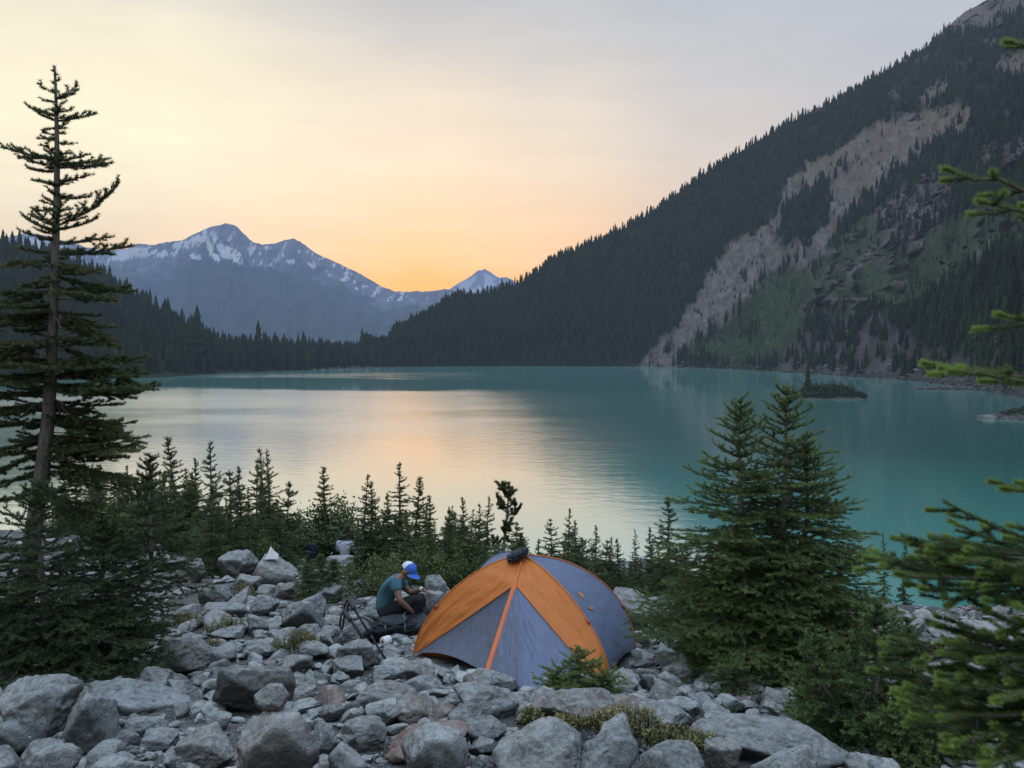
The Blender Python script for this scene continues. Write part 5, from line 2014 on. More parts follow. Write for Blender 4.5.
m_skin = simple_mat('brown_skin', (0.20, 0.105, 0.070), 0.55, 0.06, 20)
m_skin2 = simple_mat('tan_skin', (0.30, 0.18, 0.13), 0.55, 0.06, 20)
m_tee = fabric('teal_tee', (0.060, 0.150, 0.190), 0.8, crinkle=1.0, spec=0.2)
m_trs = fabric('dark_trousers', (0.018, 0.020, 0.026), 0.8, crinkle=1.0, spec=0.2)
m_capb = simple_mat('blue_cap', (0.035, 0.13, 0.52), 0.7)
m_capw = simple_mat('white_cap', (0.62, 0.66, 0.74), 0.7)
m_hair = simple_mat('dark_hair', (0.012, 0.010, 0.009), 0.6)
m_shoe = simple_mat('dark_shoe', (0.03, 0.03, 0.032), 0.7)
m_eye = simple_mat('eye', (0.02, 0.015, 0.012), 0.2)
m_lip = simple_mat('lips', (0.16, 0.07, 0.055), 0.5)
m_shirtw = fabric('pale_shirt', (0.52, 0.55, 0.64), 0.8, crinkle=0.8, spec=0.2)


def W(px, py, d):
    return np.array(P(px, py, d))


def crouching():
    D = 10.25
    hip = W(385.5, 612, D)
    root = thing('person', 'crouching person in a teal t-shirt and blue cap reaching into a pack beside the tent', 'person', (hip[0], hip[1], gz(hip[0], hip[1])))
    T = np.array(root.location)
    dn, df = D - 0.19, D + 0.19                              # near and far shoulders
    sp1 = W(384.0, 602, D); sp2 = W(387.5, 592, D); chest = W(393.5, 584, D); nb = W(401.0, 578.0, D)
    hd0 = W(404.6, 575.0, D); hd = W(408.0, 570.5, D); hd2 = W(409.2, 567.2, D)
    sN, sF = W(395.0, 583.0, dn), W(400.0, 581.5, df)
    eN, wN = W(400.0, 601.0, dn - 0.10), W(414.2, 613.3, dn + 0.00)
    hN = W(418.5, 615.5, dn + 0.02)
    eF, wF = W(411.0, 593.5, df - 0.04), W(422.0, 589.0, df - 0.10)
    hF = W(426.0, 591.5, df - 0.12)
    hpN, hpF = W(387, 613, D - 0.10), W(387, 612, D + 0.10)
    kN, kF = W(420.5, 597.5, D - 0.16), W(424, 596, D + 0.14)
    aN = W(411.5, 622, D - 0.15); aF = W(416, 620, D + 0.13)
    aN[2] = gz(aN[0], aN[1]) + 0.10; aF[2] = gz(aF[0], aF[1]) + 0.10
    # face runs forward and down from the skull
    fwd = np.array([0.80, -0.25, -0.55]); fwd /= np.linalg.norm(fwd)
    up = np.array([0.55, -0.1, 0.83]); up -= fwd * (up @ fwd); up /= np.linalg.norm(up)
    sd_ = np.cross(fwd, up)
    jaw = hd + fwd * 0.055 - up * 0.075
    nose0 = hd + fwd * 0.085 - up * 0.005
    nose = hd + fwd * 0.122 - up * 0.030
    body = [
        [(hip, (0.135, 0.11)), (sp1, (0.125, 0.105)), (sp2, (0.128, 0.11)), (chest, (0.130, 0.12)), (nb, 0.062), (hd0, 0.055), (hd, (0.085, 0.085)), (hd2, (0.080, 0.080))],
        [(hd, (0.085, 0.085)), (jaw, 0.045)],
        [(hd, (0.085, 0.085)), (nose0, 0.022), (nose, 0.011)],
        [(chest, (0.130, 0.12)), (sN, 0.062), ((sN + eN) / 2, 0.048), (eN, 0.040), ((eN * 0.6 + wN * 0.4), 0.040), (wN, 0.026), (hN, (0.036, 0.018))],
        [(chest, (0.130, 0.12)), (sF, 0.062), ((sF + eF) / 2, 0.048), (eF, 0.040), ((eF * 0.6 + wF * 0.4), 0.040), (wF, 0.026), (hF, (0.036, 0.018))],
        [(hip, (0.135, 0.11)), (hpN, 0.095), ((hpN + kN) / 2, 0.078), (kN, 0.058), (kN * 0.6 + aN * 0.4, 0.056), (aN, 0.036)],
        [(hip, (0.135, 0.11)), (hpF, 0.095), ((hpF + kF) / 2, 0.078), (kF, 0.058), (kF * 0.6 + aF * 0.4, 0.056), (aF, 0.036)],
    ]
    # ears
    for s in (-1, 1):
        e0 = hd + sd_ * s * 0.080 - fwd * 0.005 - up * 0.01
        body.append([(hd, (0.085, 0.085)), (e0, 0.018), (e0 + sd_ * s * 0.014 - fwd * 0.012, 0.014)])

    def fingers(h, w_, curl_dir):
        d = (h - w_) / np.linalg.norm(h - w_)
        b = np.cross(d, curl_dir); b /= np.linalg.norm(b)
        c = np.cross(b, d)
        for k, ln in enumerate((0.070, 0.082, 0.077, 0.060)):
            o0 = h + b * (k - 1.5) * 0.020
            p1 = o0 + d * ln * 0.5 + c * 0.006
            p2 = p1 + (d * 0.75 - c * 0.65) * ln * 0.32
            p3 = p2 + (d * 0.35 - c * 0.94) * ln * 0.25
            body.append([(h, (0.036, 0.018)), (o0 + d * 0.012, 0.0095), (p1, 0.009), (p2, 0.008), (p3, 0.0065)])
        t0 = w_ + (h - w_) * 0.45 - b * 0.034
        body.append([(h, (0.036, 0.018)), (t0, 0.011), (t0 + d * 0.035 - b * 0.018 - c * 0.01, 0.010), (t0 + d * 0.060 - b * 0.012 - c * 0.022, 0.008)])
    fingers(hN, wN, np.array([0.0, 0.3, 1.0]))
    fingers(hF, wF, np.array([0.0, 0.2, 1.0]))
    skin_part('body', body, m_skin, root, T)
    g = 0.014
    mid_n, mid_f = sN + (eN - sN) * 0.52, sF + (eF - sF) * 0.52
    hipup = hip + np.array([-0.01, 0, -0.02])
    skin_part('t_shirt', [
        [(hipup, (0.150, 0.128)), (sp1, (0.142, 0.124)), (sp2, (0.144, 0.126)), (chest, (0.150, 0.142)), (nb - (nb - chest) * 0.10, 0.092)],
        [(chest, (0.150, 0.142)), (sN, 0.090), ((sN + mid_n) / 2, 0.074), (mid_n, 0.070)],
        [(chest, (0.150, 0.142)), (sF, 0.090), ((sF + mid_f) / 2, 0.074), (mid_f, 0.070)],
    ], m_tee, root, T)
    skin_part('trousers', [
        [(hip + [0.0, 0, 0.05], (0.138, 0.115)), (hip, (0.155, 0.130))],
        [(hip, (0.155, 0.130)), (hpN, 0.112), ((hpN + kN) / 2, 0.092), (kN, 0.074), (kN * 0.6 + aN * 0.4, 0.070), (aN, 0.060)],
        [(hip, (0.155, 0.130)), (hpF, 0.112), ((hpF + kF) / 2, 0.092), (kF, 0.074), (kF * 0.6 + aF * 0.4, 0.070), (aF, 0.060)],
    ], m_trs, root, T)
    for a in (aN, aF):
        fd = np.array([1.0, -0.15, 0.0])
        z0 = np.array([a[0], a[1], gz(a[0], a[1]) + 0.045])
        skin_part('shoe', [[(z0 + [-0.06, 0.01, 0.0], (0.040, 0.040)), (z0 + [0.02, 0, 0.015], (0.046, 0.05)), (z0 + fd * 0.12, (0.042, 0.034)), (z0 + fd * 0.19, (0.034, 0.024))]], m_shoe, root, T)
    # hair below the cap
    skin_part('hair', [[(hd - fwd * 0.045 + up * 0.02, 0.074), (hd - fwd * 0.058 - up * 0.035, 0.056)]], m_hair, root, T)
    # cap: a crown in two cloths and a bill
    n_, m_ = 20, 9
    ph = np.linspace(0, 2 * math.pi, n_ + 1)
    vv, qb, qw = [], [], []
    for i in range(m_):
        t = i / (m_ - 1) * math.pi / 2
        for a in ph[:-1]:
            r = 0.094 * math.sin(t) ** 0.75
            vv.append(hd + up * (0.022 + 0.090 * math.cos(t)) + (fwd * math.cos(a) * 1.08 + sd_ * math.sin(a) * 0.93) * r)
    for i in range(m_ - 1):
        for j in range(n_):
            q_ = [i * n_ + j, i * n_ + (j + 1) % n_, (i + 1) * n_ + (j + 1) % n_, (i + 1) * n_ + j]
            a = (ph[j] + ph[j + 1]) / 2
            (qb if math.cos(a) > -0.45 else qw).append(q_)
    cv = np.array(vv) - T
    cap = obj('cap', np_mesh('cap', cv, np.array(qb)), m_capb, root)
    obj('cap_mesh_back', np_mesh('cap_mesh_back', cv, np.array(qw)), m_capw, cap)
    gb = []
    for t in np.linspace(0, 1, 7):
        for a in np.linspace(-1.15, 1.15, 13):
            rr = 0.096 + t * 0.075 * max(0, math.cos(a * 1.25)) ** 0.6
            gb.append(hd + up * (0.026 - 0.018 * t - 0.030 * (a / 1.15) ** 2) + fwd * math.cos(a) * rr * 1.08 + sd_ * math.sin(a) * rr * 0.93)
    obj('cap_bill', np_mesh('cap_bill', np.array(gb) - T, grid_faces(7, 13)), m_capb, cap)
    for s in (-1, 1):
        v, f = ico(2)
        obj('eye', np_mesh('eye', v * 0.009 + hd + fwd * 0.083 + sd_ * s * 0.030 + up * 0.006 - T, f), m_eye, root)
    v, f = ico(2)
    obj('mouth', np_mesh('mouth', (v * [0.010, 0.022, 0.006]) + hd + fwd * 0.088 - up * 0.062 - T, f), m_lip, root)
    mb = MB()
    wd = (wF - eF) / np.linalg.norm(wF - eF)
    mb.tube(np.array([wF - wd * 0.022 - T, wF + wd * 0.004 - T]), 0.033, 12)
    mb.build('wristwatch', m_white, root)
    return root


crouching()


def far_sitter():
    d = 24.0
    x = P(345, 555, d).x
    z = gz(x, d) - 0.22
    root = thing('person', 'far seated person with dark hair and a white shirt behind a pale rock', 'person', (x, d, z))
    T = np.array([0.0, 0, 0])
    s = 1.0
    hip = np.array([0, 0, 0.38]); w1 = np.array([0, -0.02, 0.55]); ch = np.array([0, -0.03, 0.76]); nk = np.array([0.0, -0.02, 0.92]); h0 = np.array([-0.02, 0.0, 1.0]); h1 = np.array([-0.03, 0.01, 1.07])
    sL, sR = np.array([-0.19, -0.02, 0.83]), np.array([0.19, -0.02, 0.83])
    eL, eR = np.array([-0.24, 0.10, 0.58]), np.array([0.26, 0.08, 0.57])
    wL, wR = np.array([-0.16, 0.30, 0.52]), np.array([0.15, 0.30, 0.52])
    kL, kR = np.array([-0.15, 0.40, 0.66]), np.array([0.15, 0.40, 0.66])
    aL, aR = np.array([-0.14, 0.52, 0.26]), np.array([0.14, 0.52, 0.26])
    body = [[(hip, 0.13), (w1, 0.115), (ch, 0.125), (nk, 0.05), (h0, 0.085), (h1, 0.08)],
            [(ch, 0.125), (sL, 0.055), (eL, 0.04), (wL, 0.026), (wL + [0.05, 0.06, 0.0], 0.03)], [(ch, 0.125), (sR, 0.055), (eR, 0.04), (wR, 0.026), (wR + [-0.05, 0.06, 0.0], 0.03)],
            [(hip, 0.13), (kL, 0.06), (aL, 0.04), (aL + [0, 0.14, -0.05], 0.035)], [(hip, 0.13), (kR, 0.06), (aR, 0.04), (aR + [0, 0.14, -0.05], 0.035)]]
    skin_part('body', body, m_skin2, root, T)
    skin_part('shirt', [[(hip + [0, 0, -0.03], 0.15), (w1, 0.135), (ch, 0.160), (ch * 0.45 + nk * 0.55, 0.135), (nk - [0, 0, 0.01], 0.085)], [(ch, 0.160), (sL, 0.085), (eL, 0.056), (wL, 0.04)], [(ch, 0.160), (sR, 0.085), (eR, 0.056), (wR, 0.04)]], m_shirtw, root, T)
    skin_part('trousers', [[(hip, 0.15), (kL, 0.08), (aL, 0.06)], [(hip, 0.15), (kR, 0.08), (aR, 0.06)]], m_trs, root, T)
    skin_part('hair', [[(h1 + [0, -0.025, 0.015], 0.115), (h0 + [0, -0.045, 0.0], 0.112), (h0 + [0, -0.05, -0.07], 0.09)]], m_hair, root, T)
    # the pale rock it sits on
    B((324, 556, 366, 566), 'pale flat rock beside which the far person sits', 0.85, 0, 0.6, 120, thick=0.5, base=(P(345, 559, d - 0.9).x, d - 0.9), sub=4)
    return root


far_sitter()


# ------------------------------------------------------------------ packs and small gear
def backpack(name, label, loc, size, rz, tilt, mat, seed, group=None):
    rg = np.random.default_rng(seed)
    root = thing(name, label, 'backpack', loc, rz)
    root.rotation_euler = (tilt[0], tilt[1], rz)
    sx_, sy_, sz_ = size
    v, f = lumpy(rg, (sx_ / 2, sy_ / 2, sz_ / 2), 5, 0.16, 1.8, 0.5, folds=0.15)
    obj('pack_body', np_mesh('pack_body', v, f), mat, root)
    v, f = lumpy(rg, (sx_ * 0.20, sy_ * 0.48, sz_ * 0.36), 4, 0.15, 2.0, 0.5, folds=0.10)
    obj('lid', np_mesh('lid', v + [sx_ * 0.46, 0, sz_ * 0.08], f), m_navy, root)
    v, f = lumpy(rg, (sx_ * 0.26, sy_ * 0.34, sz_ * 0.20), 4, 0.22, 2.0, 0.4, folds=0.22)
    obj('front_pocket', np_mesh('front_pocket', v + [-sx_ * 0.05, 0, sz_ * 0.46], f), m_navy, root)
    for xx in (-0.22, 0.16):
        mb = MB()
        mb.tube(catmull([[sx_ * xx, -sy_ * 0.52, -sz_ * 0.1], [sx_ * xx, -sy_ * 0.46, sz_ * 0.40], [sx_ * (xx + 0.02), 0, sz_ * 0.64], [sx_ * xx, sy_ * 0.46, sz_ * 0.40], [sx_ * xx, sy_ * 0.52, -sz_ * 0.1]], 18), 0.010, 5)
        mb.build('compression_strap', m_strap, root)
    for s in (-1, 1):
        mb = MB()
        mb.tube(catmull([[sx_ * 0.40, s * sy_ * 0.26, -sz_ * 0.35], [sx_ * 0.30, s * sy_ * 0.44, -sz_ * 0.62], [-sx_ * 0.05, s * sy_ * 0.50, -sz_ * 0.60], [-sx_ * 0.36, s * sy_ * 0.40, -sz_ * 0.35]], 14), 0.022, 6)
        mb.build('shoulder_strap', m_web, root)
        mb = MB()
        mb.tube(catmull([[sx_ * 0.38, s * sy_ * 0.30, sz_ * 0.30], [sx_ * 0.1, s * sy_ * 0.47, sz_ * 0.38], [-sx_ * 0.25, s * sy_ * 0.48, sz_ * 0.34], [-sx_ * 0.45, s * sy_ * 0.42, sz_ * 0.02]], 12), 0.009, 5)
        st = mb.build('side_strap', m_web, root)
        v, f = lumpy(rg, (0.022, 0.010, 0.014), 2, 0.02, 2, 0.9, folds=0)
        obj('buckle', np_mesh('buckle', v + [0, s * sy_ * 0.485, sz_ * 0.385], f), m_plastic, st)
        mb = MB()
        mb.tube(catmull([[-sx_ * 0.42, s * sy_ * 0.35, -sz_ * 0.30], [-sx_ * 0.55, s * sy_ * 0.75, -sz_ * 0.34], [-sx_ * 0.40, s * sy_ * 1.0, -sz_ * 0.42]], 10), np.linspace(0.045, 0.016, 10), 8)
        mb.build('hip_belt', m_web, root)
    return root


bx, by = hit(395, 643)
backpack('backpack', 'black backpack lying on its side between the trekking poles and the tent', (bx - 0.02, by + 0.22, gz(bx, by + 0.22) + 0.10), (0.60, 0.32, 0.25), 0.25, (0.15, -0.08), m_black, 5)
bx, by = hit(424, 636)
v, f = lumpy(np.random.default_rng(17), (0.24, 0.19, 0.17), 5, 0.20, 2.2, 0.3, folds=0.16)
so = thing('stuff_sack', 'limp black sack under the hand of the crouching person against the tent', 'sack', (bx - 0.02, by + 0.25, gz(bx, by + 0.25) + 0.10))
obj('sack_body', np_mesh('sack_body', v, f), m_black, so)
mb = MB()
mb.tube(catmull([[0.10, -0.12, 0.13], [0.0, -0.2, 0.06], [-0.12, -0.20, 0.0], [-0.22, -0.12, -0.02]], 12), 0.009, 5)
mb.build('draw_cord', m_web, so)
by = 23.7
bx = P(308, 557, by).x
backpack('backpack', 'far dark backpack standing beside the round fir bush', (bx, by + 0.3, gz(bx, by + 0.3) + 0.24), (0.52, 0.32, 0.28), 1.2, (0.0, -1.35), m_black, 6)

# white paper roll
bx, by = hit(386, 646)
rl = thing('paper_roll', 'white paper roll lying at the foot of the black backpack', 'paper roll', (bx, by, gz(bx, by) + 0.058), 0.0)
rl.rotation_euler = (0, 0, -0.75)
n_ = 28
a = np.linspace(0, 2 * math.pi, n_, endpoint=False)
prof = [(0.020, -0.05), (0.052, -0.05), (0.056, -0.046), (0.056, 0.046), (0.052, 0.05), (0.020, 0.05), (0.020, -0.05)]
vv = np.array([[r * math.cos(t), y_, r * math.sin(t)] for r, y_ in prof for t in a])
ff = np.array([[i * n_ + j, i * n_ + (j + 1) % n_, (i + 1) * n_ + (j + 1) % n_, (i + 1) * n_ + j] for i in range(len(prof) - 1) for j in range(n_)])
obj('paper', np_mesh('paper', vv, ff), m_white, rl)
prof = [(0.0185, -0.049), (0.0195, -0.049), (0.0195, 0.049), (0.0185, 0.049), (0.0185, -0.049)]
vv = np.array([[r * math.cos(t), y_, r * math.sin(t)] for r, y_ in prof for t in a])
ff = np.array([[i * n_ + j, i * n_ + (j + 1) % n_, (i + 1) * n_ + (j + 1) % n_, (i + 1) * n_ + j] for i in range(len(prof) - 1) for j in range(n_)])
obj('core', np_mesh('core', vv, ff), m_card, rl)


# trekking poles
def pole(label, top, tip, strap_px):
    dt = hit(*tip)
    p1 = np.array([dt[0], dt[1], gz(*dt) - 0.01])
    p0 = np.array(P(top[0], top[1], dt[1] + 0.62))
    root = thing('trekking_pole', label, 'trekking pole', tuple(p1))
    d = p0 - p1
    L = np.linalg.norm(d)
    u = d / L
    mb = MB(); mb.tube(np.array([u * 0.03, u * 0.42 * L]), 0.0115, 10); sh = mb.build('lower_shaft', m_alu, root)
    mb = MB(); mb.tube(np.array([u * 0.40 * L, u * (L - 0.13)]), 0.0130, 10); mb.build('upper_shaft', m_alu, root)
    mb = MB(); mb.tube(np.array([u * 0.395 * L, u * 0.405 * L, u * 0.44 * L, u * 0.45 * L]), [0.009, 0.014, 0.014, 0.010], 10); mb.build('clamp', m_plastic, root)
    mb = MB(); mb.tube(np.array([u * 0.0, u * 0.012, u * 0.035]), [0.0025, 0.004, 0.007], 8); mb.build('tip', m_alu, root)
    mb = MB(); mb.tube(np.array([u * 0.055, u * 0.058, u * 0.064]), [0.007, 0.028, 0.010], 12); mb.build('basket', m_plastic, root)
    g0 = L - 0.15
    mb = MB(); mb.tube(np.array([u * (g0 + k) for k in (0, 0.012, 0.05, 0.09, 0.125, 0.145, 0.158)]), [0.017, 0.026, 0.023, 0.026, 0.025, 0.031, 0.019], 12); mb.build('grip', m_plastic, root)
    # strap hangs straight down from the grip
    s0 = u * (L - 0.02)
    lp = catmull([s0, s0 + [-0.035, 0, -0.02], s0 + [-0.055, 0.01, -0.10], s0 + [-0.050, 0.01, -0.17], s0 + [-0.025, 0, -0.16], s0 + [-0.014, 0, -0.06], s0 + [0, 0, -0.01]], 26)
    mb = MB(); mb.tube(lp, 0.011, 5); mb.build('wrist_strap', m_web, root)


pole('right trekking pole of the crossed pair, its grip the higher one', (348.2, 599.5), (391, 667), None)
pole('left trekking pole of the crossed pair, its grip the lower one', (344.3, 611.5), (385, 668.5), None)

# white triangle of cloth set up on the blue-grey boulder
bo = next(o for o in COL.objects if o.get('label', '').startswith('big blue-grey boulder carrying'))
ty = bo.location.y
pt = P(272, 556.5, ty)
H_ = P(272, 544.5, ty).z - pt.z
vv = np.array([[-0.11, -0.10, 0], [0.12, -0.07, 0.0], [0.10, 0.10, 0.0], [-0.10, 0.09, 0], [-0.02, 0.0, H_], [0.03, -0.03, H_ * 0.72], [0.13, -0.02, H_ * 0.35]], float)
tf = [[0, 1, 5], [0, 5, 4], [1, 6, 5], [1, 2, 6], [2, 4, 5], [2, 5, 6], [2, 3, 4], [3, 0, 4]]
me = bpy.data.meshes.new('towel')
me.from_pydata([tuple(x) for x in vv], [], tf)
bmx = bmesh.new(); bmx.from_mesh(me)
bmesh.ops.subdivide_edges(bmx, edges=bmx.edges[:], cuts=3, use_grid_fill=True)
bmx.to_mesh(me); bmx.free()
co = np.array([v.co[:] for v in me.vertices])
co[:, :2] += 0.014 * np.stack([fbm(co * 12, 3, 5), fbm(co * 12 + 7, 3, 6)], 1)
for v, c_ in zip(me.vertices, co):
    v.co = c_
tw = obj('towel', me, m_white, None, (pt.x, ty, pt.z - 0.03))
tag(tw, 'small white triangle of folded cloth standing on the blue-grey boulder', 'towel')


# ------------------------------------------------------------------ heather and low plants among the stones
def heather(label, px, py, w_px, h_px, seed, long=0.0, mat=None, name='heather', lift=0.0, dense=1.0, rot=0.0):
    rg = np.random.default_rng(seed)
    x, y = hit(px, py)
    rad = w_px / 2 / FPX * y
    H = max(0.06, h_px / FPX * y * 0.8)
    root = thing(name, label, 'plant', (x, y, gz(x, y) + lift), rot)
    tr, C_ = MB(), []
    ns = int((60 + 90 * rad) * dense)
    dep = rad * (0.75 if not long else long)
    for s in range(ns):
        a = rg.uniform(0, 6.28)
        q = math.sqrt(rg.random())
        bx_, by_ = rad * q * math.cos(a), dep * q * math.sin(a)
        wx, wy = x + bx_ * math.cos(rot) - by_ * math.sin(rot), y + bx_ * math.sin(rot) + by_ * math.cos(rot)
        z0 = gz(wx, wy) - (gz(x, y))
        h = H * (1 - 0.55 * q * q) * rg.uniform(0.55, 1.15)
        top = np.array([bx_ + rg.normal(0, 0.02), by_ + rg.normal(0, 0.02), z0 + h])
        pth = np.array([[bx_, by_, z0 - 0.02], [bx_ * 0.98, by_ * 0.98, z0 + h * 0.5], top])
        tr.tube(pth, [0.003, 0.0025, 0.0015], 3)
        m_ = rg.integers(14, 26)
        tt = rg.uniform(0.15, 1.0, m_)
        C_.append(np.concatenate([pth[0][None] + (top - pth[0])[None] * tt[:, None] + rg.normal(0, 0.010, (m_, 3)), tt[:, None]], 1))
    C_ = np.vstack(C_)
    N = len(C_)
    a = rg.normal(0, 1, (N, 3)); a[:, 2] += 0.6; a /= np.linalg.norm(a, axis=1, keepdims=True)
    b = np.cross(a, rg.normal(0, 1, (N, 3))); b /= np.linalg.norm(b, axis=1, keepdims=True)
    s = rg.uniform(0.006, 0.014, N)[:, None]
    p = C_[:, :3]
    v = np.stack([p - a * s, p + b * s * 0.5, p + a * s, p - b * s * 0.5], 1).reshape(-1, 3)
    tn = np.clip(C_[:, 3] * 0.85 + rg.normal(0, 0.14, N), 0, 1)
    obj('leaves', np_mesh('leaves', v, np.arange(4 * N).reshape(-1, 4), {'tint': np.repeat(tn, 4)}, smooth=False), mat or m_heather, root)
    tr.build('stems', m_twig, root)


heather('yellow-green heather tuft high in the stone field below the blue-grey boulder', 243, 601, 30, 22, 1, lift=0.04)
heather('yellow-green heather patch beside the left fir', 185, 630, 40, 20, 2, lift=0.04)
heather('pale heather patch in the middle of the stone field', 226, 634, 40, 20, 3, lift=0.04)
heather('bright heather clump above the large dark angular boulder', 296, 655, 50, 30, 4, lift=0.05)
heather('thin dry heather behind the dull grey boulder by the left fir', 214, 650, 26, 14, 5, dense=0.6)
heather('dark green sprig on the stones left of the middle heather', 168, 618, 18, 10, 6, mat=m_leaf)
heather('cream-flowered heather at the reddish end of the layered slab', 531, 729, 20, 20, 7, lift=0.05)
heather('low heather sprig left of the mat under the sapling', 565, 738, 30, 26, 8, lift=0.06)
heather('dense cream-flowered heather mat below the fir sapling', 624, 746, 84, 34, 9, long=0.55, rot=-0.15, lift=0.10, dense=1.7)
heather('tail of the heather mat running to the bottom right', 682, 762, 84, 26, 10, long=0.35, rot=-0.35, lift=0.10, dense=1.7)
heather('leafy green plant right of the three-topped fir roots', 722, 718, 26, 16, 11, mat=m_leaf)
heather('sparse green plant on the stones by the right boughs', 820, 746, 40, 26, 12, mat=m_leaf)
heather('small green plant at the foot of the person in the far stones', 350, 590, 22, 12, 13, mat=m_leaf)

# ------------------------------------------------------------------ island, spit and far shore details
m_isle, n = material('island_soil')
pos = n('ShaderNodeNewGeometry').outputs['Position']
c = n.mix(n.ramp(n.noise(pos, 0.6, 5, 0.7), [(0.4, 0.0), (0.6, 1.0)]), (0.026, 0.032, 0.020), (0.065, 0.063, 0.060))
bs = n('ShaderNodeBsdfPrincipled', {'Base Color': c, 'Roughness': 0.95})
n.set(bs, 'Normal', n('ShaderNodeBump', {'Height': n.noise(pos, 1.5, 4), 'Strength': 0.8, 'Distance': 0.4}))
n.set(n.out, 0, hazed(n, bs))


def mound(name, label, cx, cy, rx, ry, h, seed, low=-0.6):
    ph = np.linspace(0, 2 * math.pi, 60, endpoint=False)
    rr = np.linspace(0.02, 1.15, 20)
    Rr, Ph = np.meshgrid(rr, ph, indexing='ij')
    out = 1 + 0.22 * fbm2(np.cos(Ph) * 1.6 + seed, np.sin(Ph) * 1.6, 4, seed)
    X = cx + Rr * rx * np.cos(Ph) * out
    Y = cy + Rr * ry * np.sin(Ph) * out
    Z = h * (1 - Rr ** 2.2) + 0.35 * h * fbm2(X / (rx * 0.25), Y / (rx * 0.25), 4, seed + 1) * (1 - Rr * 0.6)
    Z = np.where(Rr > 1, low * (Rr - 1) / 0.15, np.maximum(Z, 0.02))
    f = grid_faces(20, 60)
    i = np.arange(19) * 60
    f = np.vstack([f, np.stack([i + 59, i, i + 60, i + 119], 1)])
    o = obj(name, np_mesh(name, np.stack([X.ravel(), Y.ravel(), Z.ravel()], 1), f), m_isle)
    tag(o, label, kind='structure')
    return lambda x, y: 0


m_shore_leaf, n = material('shore_foliage')
c = n.mix(n.attr('tint'), (0.012, 0.022, 0.011), (0.042, 0.066, 0.026))
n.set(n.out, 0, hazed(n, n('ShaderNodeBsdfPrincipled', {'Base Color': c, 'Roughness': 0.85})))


def scrub(name, label, cx, cy, rx, ry, h0, hs, N, seed, size=0.45, mat=None):
    rg = np.random.default_rng(seed)
    a = rg.uniform(0, 6.28, N)
    q = np.sqrt(rg.random(N))
    p = np.stack([cx + rx * q * np.cos(a), cy + ry * q * np.sin(a), h0 * (1 - q ** 2) + hs * rg.random(N) * (1 - 0.6 * q ** 3) * (0.7 + 0.6 * fbm2(cx + rx * q * np.cos(a), cy + ry * q * np.sin(a), 2, seed)) + 0.15], 1)
    d = rg.normal(0, 1, (N, 3)); d /= np.linalg.norm(d, axis=1, keepdims=True)
    e = np.cross(d, rg.normal(0, 1, (N, 3))); e /= np.linalg.norm(e, axis=1, keepdims=True)
    s = size * rg.uniform(0.4, 1.0, N)[:, None]
    v = np.stack([p - d * s, p + e * s * 0.6, p + d * s, p - e * s * 0.6], 1).reshape(-1, 3)
    tn = np.clip(0.25 + 0.5 * (p[:, 2] / (h0 + hs)) + rg.normal(0, 0.15, N), 0, 1)
    o = obj(name, np_mesh(name, v, np.arange(4 * N).reshape(-1, 4), {'tint': np.repeat(tn, 4)}, smooth=False), mat or m_shore_leaf)
    tag(o, label, kind='stuff')


def far_spire(label, x, y, z, H, group, seed):
    rg = np.random.default_rng(seed)
    root = thing('conifer', label, 'tree', (x, y, z), rg.uniform(0, 6), group)
    sv, sf = spire(rg, 6, 7)
    sv = sv * [H * 0.95, H * 0.95, H]
    obj('crown', np_mesh('crown', sv, sf, {'tint': 0.2 + 0.5 * sv[:, 2] / H}, smooth=False), m_far_tree, root)
    mb = MB(); mb.tube(np.array([[0, 0, -0.3], [0, 0, H * 0.6], [0, 0, H * 1.02]]), [0.022 * H, 0.012 * H, 0.004 * H], 5)
    mb.build('trunk', m_bark, root)


iy = lake_d(398)
ix = P(827, 398, iy).x
mound('island', 'small scrubby island in the lake off the right shore', ix, iy, 11.6, 7.5, 1.9, 3)
scrub('island_scrub', 'low green scrub covering the small island', ix, iy, 11.2, 6.6, 1.8, 2.6, 9000, 4, 0.38)
far_spire('tall dark conifer standing on the small island', P(807, 390, iy).x, iy - 0.5, 1.3, 9.2, None, 6)
far_spire('short conifer left of the tall one on the small island', P(793, 390, iy).x, iy, 0.6, 3.6, None, 7)
far_spire('tiny conifer at the right end of the small island', P(852, 392, iy).x, iy, 0.6, 3.4, None, 8)
sy = lake_d(389)
mound('spit', 'low rocky spit reaching from the right shore into the lake', P(985, 389, sy).x, sy, 24, 5, 0.9, 13)
scrub('spit_scrub', 'dark scrub along the rocky spit at the right', P(990, 389, sy).x, sy, 20, 3.0, 0.6, 1.2, 900, 14, 0.42)
sy2 = lake_d(418)
mound('shore_hump', 'scrubby hump of shore at the right edge of the lake', P(1040, 418, sy2).x, sy2, 11, 5.0, 1.4, 23)
scrub('hump_scrub', 'dark green scrub on the hump of shore at the right edge', P(1044, 416, sy2).x, sy2, 9.5, 4.0, 1.2, 1.6, 3600, 24, 0.36)

# boulders strewn along the waterline
m_shore_rock, n = material('shore_rock')
c = n.mix(n.attr('tint'), (0.030, 0.030, 0.030), (0.14, 0.138, 0.134))
n.set(n.out, 0, hazed(n, n('ShaderNodeBsdfPrincipled', {'Base Color': c, 'Roughness': 0.9})))


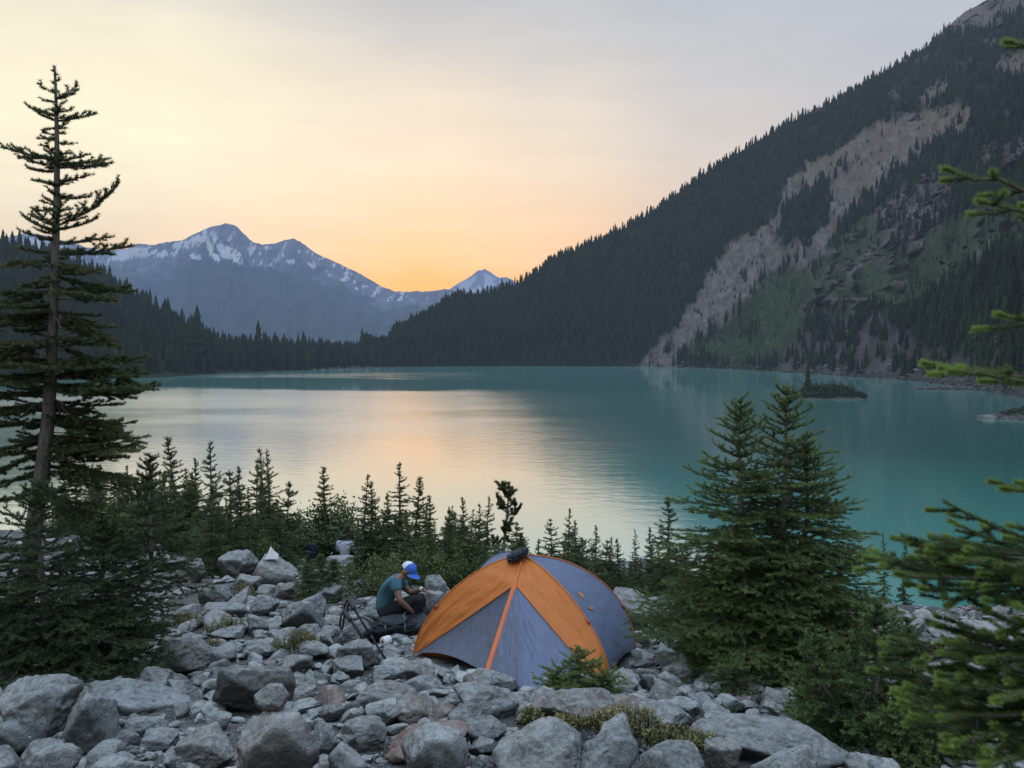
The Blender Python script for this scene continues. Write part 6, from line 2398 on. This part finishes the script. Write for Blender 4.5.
def shore_rubble(name, label, pts, rad, seed):
    rg = np.random.default_rng(seed)
    V, F, Aa, nv = [], [], [], 0
    f0 = ico(1)[1]
    pool = [rock_verts(np.random.default_rng(900 + j), 1, 0.8, 0.9)[0] for j in range(8)]
    for (x, y, z) in pts:
        r = rad * math.exp(rg.normal(0, 0.5))
        v = pool[rg.integers(0, 8)] * r * rg.uniform(0.6, 1.3, 3) * [1.2, 1, 0.6]
        V.append(v + [x, y, z]); F.append(f0 + nv); nv += len(v)
        Aa.append(np.full(len(v), np.clip(rg.normal(0.5, 0.25), 0, 1)))
    o = obj(name, np_mesh(name, np.vstack(V), np.vstack(F), {'tint': np.concatenate(Aa)}, smooth=False), m_shore_rock)
    tag(o, label, kind='stuff')


rg = np.random.default_rng(66)
pts = []
for i in range(260):                                                # the pale delta between the two forests
    px = rg.normal(340, 26)
    y = lake_d(rg.uniform(367.5, 370.5))
    pts.append((P(px, 368, y).x, y, rg.uniform(0, 1.2)))
for i in range(700):                                                # foot of the talus on the right
    u = rg.uniform(630, 1060)
    s = interp_line(shoreR, np.array([u]))
    p = P(u, s[0][0], s[1][0])
    k = abs(rg.normal(0, 6))
    pts.append((p.x + rg.normal(0, 1.5), p.y + k - 1.5, 0.1 + k * 0.45))
for i in range(420):                                                # the spit
    a, q = rg.uniform(0, 6.28), math.sqrt(rg.random())
    pts.append((P(985, 389, sy).x + 25 * q * math.cos(a), sy + 5.5 * q * math.sin(a), 0.2 + 0.7 * (1 - q * q)))
for i in range(200):
    a, q = rg.uniform(0, 6.28), math.sqrt(rg.uniform(0.6, 1.1))
    pts.append((P(1040, 418, sy2).x + 11.5 * q * math.cos(a), sy2 + 5.3 * q * math.sin(a), 0.1 + 0.4 * (1 - min(q, 1))))
shore_rubble('shore_rubble', 'broken rock strewn along the far waterline', pts, 0.5, 67)

# the conifers one can tell apart along the far shore
for i, (px, top, lb) in enumerate([(197, 303, 'tallest far conifer spire, where the left hill meets the shoreline trees'), (188, 316, 'far conifer just left of the tallest spire'), (206, 327, 'far conifer just right of the tallest spire'),
                                   (216, 333, 'lower far conifer second to the right of the tallest spire'), (258, 319, 'slim far conifer spire standing alone over the shoreline trees'), (251, 332, 'far conifer just left of the slim lone spire'),
                                   (266, 334, 'far conifer just right of the slim lone spire'), (303, 331, 'far conifer at the middle of the shoreline trees'), (287, 337, 'far conifer left of the middle shoreline spire'),
                                   (318, 339, 'far conifer right of the middle shoreline spire'), (346, 342, 'far conifer near the saddle at the end of the shoreline trees'), (236, 335, 'far conifer between the tallest spire and the slim lone spire'),
                                   (168, 296, 'far conifer standing over the slope of the left hill'), (150, 288, 'far conifer on the left hill beside the tall near fir'), (276, 340, 'short far conifer between two shoreline spires'), (331, 343, 'short far conifer before the saddle')]):
    s = interp_line(shoreL, np.array([px]))
    yb = s[1][0] + 25
    pb = P(px, 366, yb)
    if px < 180:
        yb = 640
    H = P(px, top, yb).z - 0.5
    if px < 180:
        H = 19
    far_spire(lb, P(px, top, yb).x, yb, P(px, top, yb).z - H, H, 'spires along the far shore', 500 + i)
